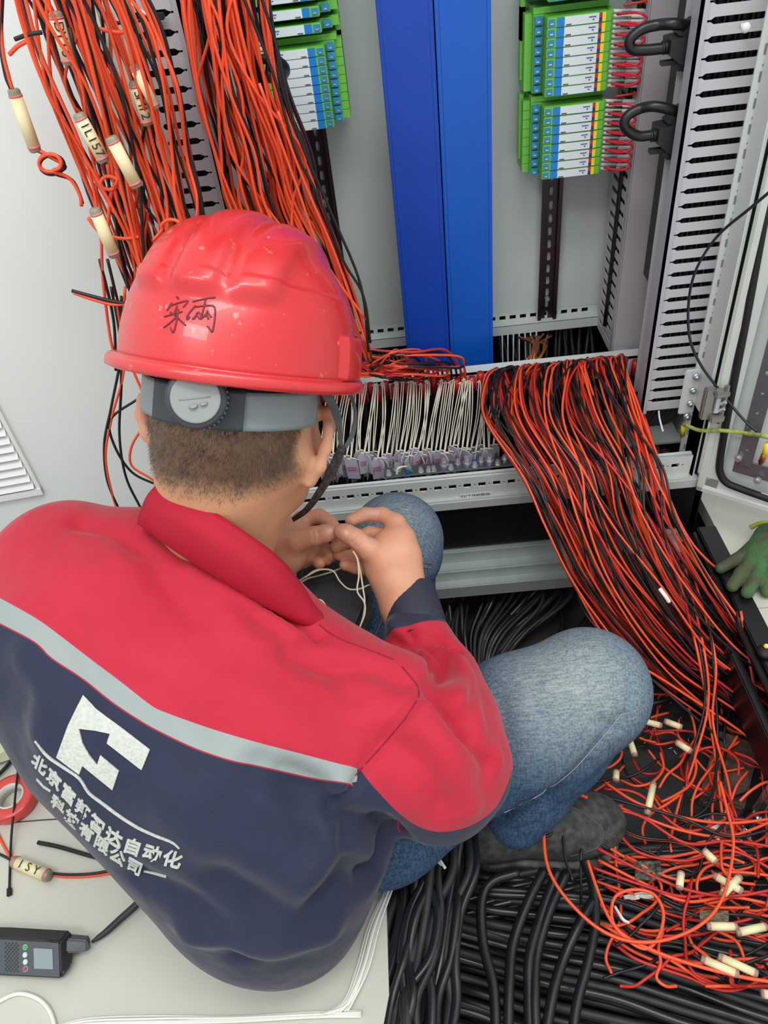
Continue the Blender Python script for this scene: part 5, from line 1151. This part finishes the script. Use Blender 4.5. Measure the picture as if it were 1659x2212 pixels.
# ================================================================ cables and clutter on the floor
CAB2 = [CABLE, mat('cable_dusty', '2A2A2B', .55, noise=.4, nscale=50), mat('cable_sheen', '1E2023', .28)]
def cable(q, z, r, lab, grp, nm='power_cable', jz=.004, k=0):
    zz = z if isinstance(z, (list, tuple)) else [z]*len(q)
    return wire(nm, [PZ(x, y, h+rng.normal(0, jz)) for (x, y), h in zip(q, zz)], r, CAB2[k % 3], lab, 'cable', grp, seg=8, n=8)
# upright bundle at the left of the pit
for i in range(30):
    f = (i % 15)/14; lay = i//15; z = -.035+lay*.016+.02*math.sin(f*3.1)
    a = rng.normal(0, 12); b_ = rng.normal(0, 14)
    cable([(868+f*150+a*.4, 1800), (862+f*152+a, 1880), (850+f*152+b_, 1970), (828+f*162+b_, 2070), (808+f*165+a, 2160), (790+f*178, 2270)], z, .0058, 'black power cable in the bundle running along the edge of the beige floor', 'black cables along the floor edge', k=i)
# layer running away to the right
for i in range(52):
    f = (i % 26)/25; lay = i//26; z = PITZ+.03+.05*(1-f)+lay*.02; a = rng.normal(0, 8)
    y0 = 1905+f*360; y1 = 1985+f*380
    cable([(960, y0+a-20), (1050, y0+a+5), (1180, y0+60*f+a+14), (1330, y0+95*f+a+30), (1480, y1+60*f+rng.normal(0, 8)), (1620, y1+100*f+30), (1760, y1+150*f+60)], z, .0058, 'black power cable in the layer running across the bottom of the pit to the right', 'black cables across the pit bottom', k=i)
for i in range(16):
    f = i/15; a = rng.normal(0, 5)
    cable([(985, 1925+f*75+a), (1080, 1895+f*80), (1200, 1865+f*85+a), (1330, 1835+f*80), (1470, 1825+f*70), (1660, 1830+f*60)], PITZ+.075+.01*(i % 2), .0060, 'black power cable in the upper layer just below the sneaker', 'black cables below the sneaker', k=i)
for q in ([(1120, 1885), (1062, 1905), (1040, 1950), (1044, 2040), (1066, 2130), (1072, 2240)], [(1175, 1880), (1140, 1950), (1108, 2040), (1100, 2130), (1098, 2240)], [(1205, 1880), (1175, 1960), (1145, 2060), (1142, 2140), (1144, 2240)], [(1225, 1885), (1190, 1960), (1160, 2060), (1155, 2150), (1158, 2240)], [(1282, 1945), (1250, 2000), (1218, 2070), (1196, 2140), (1178, 2240)], [(1262, 1860), (1280, 1910), (1286, 1990), (1270, 2080), (1248, 2160), (1236, 2240)]):
    cable(q, PITZ+.14, .0065, 'single thick black cable lying over the others at the bottom of the picture', 'single cables lying on top', jz=.001)
# far end of the pit, coming from under the cabinet
for i in range(34):
    f = i/33; a = rng.normal(0, 18)
    cable([(940+f*330, 1235+rng.random()*20), (925+f*300+a, 1300), (940+f*190+a, 1370), (980+f*100+a*.5, 1440), (1000+f*70, 1540)], [-.11, -.13, -.15, PITZ+.03, PITZ+.02], .0042, 'thin black cable coming from under the cabinet into the pit', 'black cables from under the cabinet', k=i)
for q in ([(1290, 1290), (1250, 1360), (1180, 1400), (1130, 1440)], [(1200, 1290), (1215, 1350), (1190, 1400), (1150, 1430)], [(1330, 1310), (1240, 1365), (1160, 1400)], [(1280, 1240), (1275, 1340), (1290, 1440), (1330, 1500)], [(1290, 1240), (1290, 1340), (1310, 1440)], [(1310, 1480), (1400, 1440), (1480, 1470)], [(1340, 1500), (1400, 1520), (1470, 1500), (1500, 1470)]):
    cable(q, PITZ+.05, .0050, 'loose black cable looping over the pit floor beyond the knee', 'loose cables beyond the knee')
for i in range(10):
    cable([(1330+i*14, 1260+i*18), (1400+i*12, 1300+i*18), (1500+i*8, 1300+i*20)], -.10, .0045, 'black cable under the spilling wires by the floor edge beam', 'black cables by the floor edge beam', k=i)
# traced loops of red and black wire on the floor
z5 = lambda q: [(700+x/1.73, 1700+y/1.73) for x, y in q]
z6 = lambda q: [(1300+x/4.022, 1450+y/4.022) for x, y in q]
def fw(q, m_, z, lab, grp='traced loops of wire on the floor', r=.0022, dz=.0):
    return wire('electric_wire', [PZ(x, y, z+dz*math.sin(i*1.3)) for i, (x, y) in enumerate(q)], r, m_, lab, 'wire', grp, seg=7)
fw(z5([(985, 40), (940, 28), (880, 50), (832, 120), (822, 200), (840, 310), (900, 410), (1000, 510), (1100, 565), (1200, 580), (1300, 565), (1400, 520), (1470, 450), (1510, 350), (1530, 200), (1500, 60), (1480, -20)]), REDW, -.035, 'large red wire loop lying over the sneaker and the black cables')
fw(z5([(985, 275), (1020, 380), (1060, 480), (1120, 560), (1200, 605), (1250, 560), (1268, 470), (1230, 400), (1150, 384), (1085, 415), (1078, 500), (1130, 560), (1250, 620), (1400, 670), (1560, 710), (1680, 730)]), REDW, -.04, 'red wire curled in a small circle right of the big red loop')
fw(z5([(885, 40), (892, 150), (900, 260), (930, 350)]), BLKW, -.05, 'black wire crossing the toe of the sneaker')
fw(z5([(845, 70), (865, 110), (860, 160), (830, 185), (812, 160), (825, 110), (850, 90)]), BLKW, -.045, 'black wire loop on the instep of the sneaker')
sr = np.random.default_rng(11)
grp = 'tangled wires on the pit floor'
for i in range(92):
    x, y = 1290+sr.random()*400, 1510+sr.random()*590
    if x < 1390 and y < 1640: x += 110
    if x < 1400 and y > 1960: x += 200
    h = sr.random()*6.28; cv = sr.normal(0, .35); L = int(4+sr.random()*7); q = [(x, y)]
    for k in range(L):
        x += math.cos(h)*38; y += math.sin(h)*34; h += cv+sr.normal(0, .28); q.append((min(max(x, 1255), 1720), min(max(y, 1500), 2130)))
    mm = [REDW, REDD, BLKW, REDW][i % 4]; z0 = PITZ+.015+.09*min(1, max(0, (y-1500)/500))+sr.random()*.035
    fw(q, mm, z0, 'tangled short %s wire lying on the pit floor' % {0: 'orange-red', 1: 'dark red', 2: 'black', 3: 'orange-red'}[i % 4], grp, r=.0021, dz=.006)
for i in range(26):                                          # longer sweeping strands towards the lower right corner
    y0 = 1690+i*14; fw([(1270+sr.random()*60, y0), (1380, y0+40+sr.normal(0, 16)), (1480, y0+75+sr.normal(0, 20)), (1580, y0+95+sr.normal(0, 20)), (1700, y0+90+sr.normal(0, 25))], [REDW, REDD, BLKW][i % 3], PITZ+.10+sr.random()*.03, 'long %s wire sweeping over the tangle to the lower right corner' % ('orange-red', 'dark red', 'black')[i % 3], 'sweeping wires over the tangle', dz=.004)
fl = [z6(q) for q in ([(295, 415), (525, 475)], [(540, 430), (700, 490)], [(228, 555), (290, 740)], [(450, 965), (392, 1245)], [(640, 610), (780, 700)], [(1205, 1780), (1035, 1955)], [(690, 1740), (672, 1895)], [(970, 1770), (1225, 1915)], [(880, 1550), (1000, 1665)], [(125, 860), (122, 960)])]+[z5(q) for q in ([(1430, 520), (1545, 522)], [(1540, 545), (1656, 520)], [(1408, 640), (1550, 702)], [(1472, 632), (1622, 700)], [(1632, 772), (1700, 780)])]
where = ['just right of the bent knee', 'second to the right of the bent knee', 'upright below the bent knee', 'standing out pale in the middle of the tangle', 'left of the rusty block, under crossing wires', 'bright, slanted, left of the lower right corner', 'small, on the tangle below the chrome pedestal', 'dark, crossed by the bright slanted one', 'dull green, below the chrome pedestal', 'small, dim, near the sneaker toe', 'level, under the scrap of clear tape', 'slanted, at the right edge by the tape scrap', 'broad, lower right, left of the torn one', 'torn open, lower right corner', 'half out of the picture, lowest at the right edge']
for q, wd in zip(fl, where):
    zz = -.10+.06*min(1, max(0, (q[0][1]-1560)/350)); sleeve(PZ(*q[0], zz), PZ(*q[1], zz), .0046, 'cream marker sleeve on the tangle, '+wd, 'marker sleeves on the floor')
# rusty block and pedestal
RUST = mat('rusty', '7A6258', .8, col2='4A3830', noise=.4, nscale=40, bump=.6, bscale=150)
c = PZ(1575, 1665, PITZ+.02); M = Matrix.Translation(c) @ Matrix.Rotation(-.55, 4, 'Z')
tag(MB().box((-.032, -.068, -.02), (.032, .055, .02), bev=.003, M=M).build('steel_block', RUST), 'brown rusty steel block lying in the pit under the wires', 'block')
t = thing('floor_pedestal', PZ(1610, 1790, PITZ), 'chrome raised-floor pedestal standing in the pit beside the rusty block', 'pedestal'); CH = mat('chrome', 'C4C8CA', .12, .95)
p = PZ(1612, 1795, PITZ+.004)
M = Matrix.Translation(p) @ Matrix.Rotation(.2, 4, 'Z')
MB().box((-.05, -.035, -.003), (.05, .035, .001), bev=.001, M=M).build('base_plate', CH, t)
MB().cyl(p, p+Vector((0, 0, .02)), .022, 20, rings=[(0, .022), (.4, .019), (1, .0145)]).cyl(p, p+Vector((.03, .01, .15)), .0125, 20).build('tube', CH, t, True)
for dx in (-.038, .038): MB().cyl(M @ Vector((dx, 0, 0)), M @ Vector((dx, 0, .006)), .005, 6).build('bolt', STEEL, t)
t = thing('tape_scrap', PZ(1540, 1976, -.05), 'crumpled scrap of clear adhesive tape on the tangled wires', 'tape scrap')
def crumple(c, w_, h, z, m_, nm, par, sd=1, amp=.004):
    rr = np.random.default_rng(sd); n = 9; v = []
    for i in range(n):
        for j in range(n): q = PZ(c[0]+(i/(n-1)-.5)*w_, c[1]+(j/(n-1)-.5)*h, z+amp*rr.random()+.003*math.sin(i+j)); v.append(q)
    f = [(i*n+j, i*n+j+1, (i+1)*n+j+1, (i+1)*n+j) for i in range(n-1) for j in range(n-1)]
    bm = bmesh.new(); me = bpy.data.meshes.new(nm); me.from_pydata([tuple(q) for q in v], [], f); bm.from_mesh(me); bmesh.ops.solidify(bm, geom=bm.faces[:], thickness=.0006); bm.to_mesh(me); bm.free()
    return link(nm, me, m_, par)
crumple((1543, 1980), 62, 26, -.045, mat('tape_brownish', '8F8574', .3, col2='6A604F', nscale=90), 'film', t, 2)
t2 = thing('plastic_wrap', PZ(1390, 1880, -.06), 'crumpled clear plastic wrap around the black cables, right of the sneaker', 'plastic wrap')
crumple((1400, 1880), 56, 40, -.075, mat('wrap_grey', '8B8F82', .25, col2='3A3C38', nscale=90), 'film', t2, 4, .012)
t3 = thing('paper_scrap', PZ(1390, 1935, -.05), 'torn white scraps of paper on the black cables', 'paper scrap')
for k, (x, y, w_, h) in enumerate(((1365, 1938, 34, 9), (1392, 1934, 40, 12))): crumple((x, y), w_, h, -.055, WHW, 'scrap', t3, 5+k, .003)
wire('wire_end', [PZ(1328, 1958, -.06), PZ(1345, 1985, -.055), PZ(1358, 1993, -.06)], .002, WHW, 'short white wire clipping on the black cables', 'wire clipping')
for i in range(26):
    x, y = 1080+sr.random()*480, 1380+sr.random()*250
    if x < 1380 and y > 1400: x = 1390+sr.random()*120
    a = sr.random()*6; p = PZ(x, y, PITZ+.006); MB().cyl(p, p+Vector((math.cos(a)*.007, math.sin(a)*.007, .001)), .0007, 5).build('wire_clipping', CREAM)
    tag(COL.objects[-1], 'tiny pale wire clipping scattered on the dark pit floor', 'wire clipping', 'clippings on the pit floor')
# pale ties in the spilling bundle
wire('cable_tie', [K(1425, 1272, 1.02), K(1435, 1285, 1.015), K(1445, 1300, 1.02)], .0028, WHW, 'white plastic tie caught in the spilling bundle', 'cable tie')
# ================================================================ beige floor at the left and right
tr = thing('tape_roll', PZ(32, 1728, 0), 'roll of red insulating tape lying on the beige floor', 'tape roll'); c = PZ(32, 1732, .002); RT = mat('tape_red', 'D84A45', .3)
v = []; f = []; nn = 48
prof = [(.0195, 0), (.034, 0), (.035, .002), (.035, .016), (.034, .018), (.0205, .018), (.0195, .017)]
for k, (rr, zz) in enumerate(prof):
    for i in range(nn): a = 2*math.pi*i/nn; v.append(c+Vector((rr*math.cos(a), rr*math.sin(a), zz)))
for k in range(len(prof)):
    for i in range(nn): a0 = k*nn; b0 = ((k+1) % len(prof))*nn; f.append((a0+i, a0+(i+1) % nn, b0+(i+1) % nn, b0+i))
MB().add(v, f).build('tape', RT, tr, True)
v = []; f = []
for k, (rr, zz) in enumerate([(.0196, 0), (.0196, .0185), (.0175, .0185), (.0175, 0)]):
    for i in range(nn): a = 2*math.pi*i/nn; v.append(c+Vector((rr*math.cos(a), rr*math.sin(a), zz)))
for k in range(4):
    for i in range(nn): a0 = k*nn; b0 = ((k+1) % 4)*nn; f.append((a0+i, a0+(i+1) % nn, b0+(i+1) % nn, b0+i))
MB().add(v, f).build('core', mat('card_white', 'D8D6D0', .7), tr, True)
def gw(nm, q, r, m_, lab, cat='cable', z=None, seg=6, grp=None):
    zz = r+.0005 if z is None else z
    return wire(nm, [PZ(x, y, zz) for x, y in q], r, m_, lab, cat, grp, seg=seg, n=8)
t = thing('cable_tie', PZ(30, 1760, 0), 'long black cable tie lying on the floor beside the tape roll', 'cable tie')
wire('band', [PZ(46, 1590, .004), PZ(40, 1650, .0225), PZ(32, 1730, .0225), PZ(25, 1800, .010), PZ(22, 1860, .003), PZ(20, 1922, .003)], .0016, RUB, parent=t, n=8); MB().cyl(PZ(20, 1920, .003), PZ(20, 1934, .003), .0035, 8).build('head', RUB, t)
gw('cable_tie', [(-40, 1786), (20, 1778), (70, 1773), (140, 1768)], .0007, RUB, 'thin black strand lying across the floor below the tape roll', 'strand')
gw('cable_tie', [(82, 1820), (130, 1830), (200, 1850), (260, 1862)], .0028, RUB, 'flat black cable tie end half under the jacket', 'cable tie')
gw('electric_wire', [(-20, 1770), (0, 1812), (15, 1840), (28, 1858)], .0020, REDW, 'red wire running into the cream marker on the beige floor', 'wire'); gw('electric_wire', [(-20, 1838), (5, 1848), (28, 1860)], .0018, BLKW, 'black wire running into the cream marker on the beige floor', 'wire')
gw('electric_wire', [(104, 1889), (140, 1894), (190, 1893), (240, 1886), (300, 1870)], .0018, REDW, 'red wire leaving the cream marker towards the jacket', 'wire', .002); gw('electric_wire', [(104, 1885), (140, 1889), (190, 1888), (240, 1880), (300, 1862)], .0018, BLKW, 'black wire leaving the cream marker towards the jacket', 'wire', .0045)
sleeve(PZ(28, 1860, .009), PZ(108, 1893, .009), .0078, 'cream marker sleeve on the beige floor near the tape roll', 'marker sleeves on the floor', '1SY')
# two-way radio
t = thing('two_way_radio', PZ(60, 2060, 0), 'dark grey two-way radio with small screen lying on the beige floor', 'radio'); RD = mat('radio_grey', '484E54', .4, bump=.15, bscale=400); RK = mat('radio_black', '202224', .45)
def hull(pts, nm, m_, par, bev=.0012):
    bm = bmesh.new()
    for p_ in pts: bm.verts.new(p_)
    r_ = bmesh.ops.convex_hull(bm, input=bm.verts); bmesh.ops.delete(bm, geom=[g for g in r_['geom_unused'] if isinstance(g, bmesh.types.BMVert)], context='VERTS')
    bmesh.ops.dissolve_limit(bm, angle_limit=.05, verts=bm.verts[:], edges=bm.edges[:])
    if bev: bmesh.ops.bevel(bm, geom=bm.edges[:], offset=bev, segments=3, affect='EDGES')
    me = bpy.data.meshes.new(nm); bm.to_mesh(me); bm.free(); return link(nm, me, m_, par)
zr = lambda x, y: (x/2.9036, 1450+y/2.9036)
RZ0, RZ1 = .018, .036
fq = [PZ(*zr(-150, 1668), RZ1), PZ(*zr(372, 1700), RZ1), PZ(*zr(382, 1925), RZ0), PZ(*zr(-150, 1895), RZ0)]
bq = [PZ(*zr(-150, 1600), .030), PZ(*zr(60, 1603), .032), PZ(*zr(440, 1625), .030), PZ(*zr(460, 1700), .022), PZ(*zr(455, 1830), .012), PZ(*zr(390, 1925), 0.001), PZ(*zr(-150, 1900), .001), PZ(*zr(-150, 1640), .001), PZ(*zr(450, 1670), .001)]
hull(fq+bq, 'casing', RK, t, .002)
fn_ = (fq[1]-fq[0]).cross(fq[3]-fq[0]).normalized(); fn_ = fn_ if fn_.z > 0 else -fn_
def onr(x, y, off=.0008):
    p_ = PP(*zr(x, y), np.array(fq[0]), fn_); return p_+fn_*off
def plane_poly(pts, nm, m_, th=.0008, par=None, base=.0002):
    a = [onr(x, y, base) for x, y in pts]; b2 = [onr(x, y, base+th) for x, y in pts]; n = len(pts)
    return MB().add(a+b2, [tuple(range(n)), tuple(range(n, 2*n))[::-1]]+[(i, (i+1) % n, n+(i+1) % n, n+i) for i in range(n)]).build(nm, m_, par or t)
plane_poly([(-140, 1672), (368, 1704), (376, 1918), (-140, 1888)], 'front_panel', RD, .0006)
plane_poly([(214, 1735), (332, 1742), (336, 1868), (218, 1864)], 'screen', mat('screen_grey', '8A979B', .15), .0004, base=.001)
for k, (x, y, m_) in enumerate(((160, 1730, mat('key_green', '3FA050', .4)), (160, 1778, mat('key_white', 'C8CCC8', .4)), (162, 1822, MC['key_white']), (163, 1866, mat('key_red', 'A03A48', .4)))):
    MB().cyl(onr(x, y, .0008), onr(x, y, .0018), .0026, 14).build('key', m_, t)
    MB().cyl(onr(x, y, .0006), onr(x, y, .0013), .0031, 14).build('key_ring', MC['key_white'], t)
gr = MB()
for i in range(7):
    for j in range(8):
        x, y = 38+j*11, 1706+i*27+(13 if j % 2 else 0); gr.cyl(onr(x, y, .0007), onr(x, y, .0011), .0011, 8)
gr.build('speaker_grille', RK, t)
hull([PZ(*zr(400, 1680), .030), PZ(*zr(545, 1690), .028), PZ(*zr(545, 1758), .022), PZ(*zr(405, 1768), .024), PZ(*zr(400, 1640), .022), PZ(*zr(565, 1655), .020), PZ(*zr(572, 1740), .006), PZ(*zr(405, 1775), .004)], 'antenna_base', RD, t, .0015)
wire('antenna', [PZ(*zr(575, 1700), .012), PZ(*zr(660, 1640), .010), PZ(*zr(760, 1550), .010), PZ(*zr(850, 1470), .012), PZ(*zr(920, 1390), .014)], .004, RK, parent=t, n=12, rad=list(np.interp(np.arange(33), [0, 4, 10, 32], [.0016, .0035, .0044, .0052])))
# white wires along the bottom
gw('white_wire', [(-30, 2185), (0, 2162), (40, 2146), (80, 2156), (105, 2180), (118, 2215), (122, 2260)], .0026, WHW, 'white cord looping at the lower left corner of the floor', 'cord')
for i in range(9):
    a = rng.normal(0, 2)
    gw('white_wire', [(90, 2230), (180, 2205+i*1.2+a), (330, 2198+i*1.6+a), (500, 2196+i*1.4), (680, 2190+i+a), (780, 2184+i*1.5)], .0013, WHW, 'thin white cord in the flat bundle along the bottom edge of the picture', 'cord', .002+.002*(i % 3), grp='white cords along the bottom')
for i in range(12):
    f = i/11; a = rng.normal(0, 3)
    zz = .004+.003*(i % 3)
    gw('white_wire', [(690+f*60, 2192-f*8), (745+a+f*15, 2165), (775+f*20+a, 2090), (800+f*18+a, 2000), (835+f*12+a*.4, 1920), (858+f*6, 1870), (875, 1840)], .0013, WHW, 'thin white cord fanning down beside the black cables', 'cord', zz, grp='white cords beside the black cables')
for k, q in enumerate(([(925, 1840), (945, 1860), (955, 1868)], [(930, 1836), (948, 1855), (962, 1876)])): wire('white_wire', [PZ(x, y, .02+.004*k) for x, y in q], .002, WHW, 'short white cord end between the jeans and the sneaker', 'cord', 'short white cord ends')
# dark case at the far left
t = thing('tool_case', PZ(-60, 1400, 0), 'black glossy case standing on the floor at the far left, mostly hidden by the jacket', 'case')
a, b_ = PZ(30, 1238, .045), PZ(66, 1612, .04)
MB().box((-1.0, .62, .0), (a.x+.01, a.y-.01, .05), bev=.004).build('shell', BLACKM, t)
c = PZ(66, 1600, .03)
t = thing('phone', c, 'black smartphone at the far left, showing past the jacket', 'phone')
hull([PZ(10, 1480, .02), PZ(60, 1500, .02), PZ(68, 1590, .02), PZ(30, 1612, .02), PZ(10, 1590, .02), PZ(10, 1480, .012), PZ(60, 1500, .012), PZ(68, 1592, .012), PZ(30, 1615, .012), PZ(10, 1590, .012)], 'body', mat('phone_black', '18191B', .12), t, .001)
t = thing('papers', PZ(0, 1620, 0), 'fanned pale green papers in a black clip at the far left', 'papers')
for k in range(7): MB().add([PZ(-40, 1560+k*3, .012), PZ(4+k*2, 1588+k*4, .012), PZ(22-k, 1640-k*2, .012), PZ(-40, 1660, .012), PZ(-40, 1560+k*3, .011), PZ(4+k*2, 1588+k*4, .011), PZ(22-k, 1640-k*2, .011), PZ(-40, 1660, .011)], [(0, 1, 2, 3), (4, 5, 6, 7), (0, 1, 5, 4), (1, 2, 6, 5), (2, 3, 7, 6), (3, 0, 4, 7)]).build('sheet', mat('paper_green', 'C3CBAA', .6), t).location.z = .0012*k
gw('strap', [(-20, 1690), (10, 1660), (40, 1625), (66, 1600)], .0028, RUB, 'black strap beside the phone at the far left', 'strap', .006)
# floor seam, glove, tool at the right
s_ = MB().box((.53, .80, .0), (1.1, .8015, .0004)).build('trim_1', mat('seam', '9A988A', .6)); s_['kind'] = 'structure'
GLV = mat('glove_green', '3F7A45', .8, col2='4E4E3A', noise=.3, nscale=28, bump=1, bscale=260, bdist=.002); GC = [((1660, 1160, .018, .024), (1640, 1200, .018, .026)), ((1690, 1170, .018, .026), (1665, 1205, .018, .026))]
GF = [((1622, 1190, .016, .014), (1590, 1210, .013, .0105), (1556, 1228, .010, .0095)), ((1628, 1205, .018, .013), (1602, 1240, .016, .0115), (1582, 1266, .012, .0105)), ((1648, 1210, .018, .013), (1632, 1250, .018, .0115), (1614, 1280, .012, .0105)), ((1672, 1210, .018, .013), (1666, 1250, .018, .0115), (1656, 1278, .012, .0105))]
def f_glove(p):
    C_ = [[(PZ(x, y, z), r) for x, y, z, r in q] for q in GC]; d = smin(chain(p, C_[0], .02), chain(p, C_[1], .02), .02)
    out = None
    for q in GF: c_ = smin(d, chain(p, [(PZ(x, y, z), r) for x, y, z, r in q], .006), .007); out = c_ if out is None else np.minimum(out, c_)
    return np.maximum(out, -p[:, 2]+.0005)
g0 = PZ(1540, 1290, 0); g1 = PZ(1720, 1120, 0)
gm = surface(f_glove, np.array([g0.x-.03, g0.y-.03, -.004]), np.array([g1.x+.03, g1.y+.03, .05]), .003, 'shell'); smooth_mesh(gm, 2)
t = thing('work_glove', PZ(1640, 1210, 0), 'dirty green knitted work glove lying on the floor at the right edge', 'glove'); link('shell', gm, GLV, t, True)
wire('cuff_edge', [PZ(1620, 1140, .02), PZ(1645, 1130, .03), PZ(1690, 1132, .03)], .004, mat('glove_yellow', 'A9B83A', .8), parent=t)
t = thing('cutting_tool', PZ(1650, 1400, 0), 'black handled tool with a yellow mark on the floor at the right edge', 'tool'); MB().sph(PZ(1652, 1408, .008), .012, 14, 0, (1, 1.1, .6)).build('handle', RUB, t, True); MB().sph(PZ(1655, 1396, .015), .004, 8).build('mark', YEL, t)
# ================================================================ what the worker holds
STRG = mat('cord_cream', 'D2C9AE', .6)
z7 = lambda q, d: [K(560+x/4.1475, 1060+y/4.1475, dd) for (x, y), dd in zip(q, d if isinstance(d, list) else [d]*len(q))]
for q, d in (([(690, 612), (600, 660), (500, 720), (400, 780), (330, 830)], .99), ([(750, 688), (640, 730), (520, 765), (430, 790), (330, 850)], .99), ([(840, 540), (880, 620), (892, 760), (878, 900), (940, 1000), (945, 1100), (910, 1200), (880, 1260)], .93), ([(880, 600), (905, 720), (930, 880), (945, 1000), (930, 1130), (900, 1220)], .935),
             ([(400, 780), (540, 710), (660, 720), (720, 810), (800, 880), (900, 880), (980, 845), (1040, 840)], .96), ([(400, 785), (500, 715), (600, 705), (660, 720)], .97), ([(560, 1180), (520, 1120), (540, 1000), (500, 975), (470, 980)], .93), ([(640, 1170), (610, 1060), (560, 985), (510, 978)], .93)):
    wire('white_string', z7(q, d), .0011, STRG, 'thin cream string held in the worker\'s fingers', 'string', 'strings in the worker\'s hands', seg=8)
for i in range(13):
    o_ = i*5; wire('white_string', z7([(400+o_, 1120+i*2), (560, 1090+i*9), (660, 1150+i*9), (780, 1230+i*8), (900, 1310+i*8), (980, 1380+i*9)], .90+.002*(i % 4)), .0012, STRG, 'cream string in the hank tucked at the chest of the jacket', 'string', 'hank of strings at the chest')
dk = hull([K(640, 1200, 1.03), K(742, 1200, 1.03), K(790, 1230, 1.03), K(812, 1290, 1.02), K(785, 1380, 1.0), K(760, 1420, .98), K(640, 1400, .97), K(640, 1200, 1.09), K(790, 1225, 1.08), K(785, 1380, 1.06)], 'cloth_bag', mat('bag_dark', '2F3133', .7, bump=.3, bscale=60), None, .01)
tag(dk, 'dark grey bag lying in the lap of the worker under the hands', 'bag')
o = hull([K(790, 1385, .97), K(815, 1390, .97), K(840, 1402, .97), K(800, 1400, .98), K(840, 1402, 1.0), K(790, 1385, 1.0)], 'orange_scrap', mat('orange_scrap', 'E8602A', .5), None, 0); tag(o, 'small orange plastic corner showing behind the jacket sleeve', 'scrap')
# ================================================================ keep 300 single wires, the finest rest as one mass
ws = [o for o in COL.objects if o.name.split('.')[0] == 'electric_wire' and not o.parent]
def seen(o):
    v = np.array([tuple(o.data.vertices[i].co) for i in range(0, len(o.data.vertices), 12)]); x, y, d = project(v)
    ins = (x > 0) & (x < 1659) & (y > 0) & (y < 2212) & (d > .1); return (ins/np.maximum(d, .1)).sum()
ws.sort(key=seen, reverse=True); rest = ws[298:]
if rest:
    b = MB(); mats_ = [REDW, BLKW, REDD, CABLE]
    for o in rest:
        mi = mats_.index(o.data.materials[0]) if o.data.materials[0] in mats_ else 0
        b.add([v.co for v in o.data.vertices], [tuple(p.vertices) for p in o.data.polygons], mi)
    for o in rest: bpy.data.objects.remove(o)
    o = b.build('electric_wires', mats_, None, True); tag(o, 'remaining mass of thin red and black wires filling the bundles and the tangle', 'wires', kind='stuff')
bpy.context.view_layer.update()
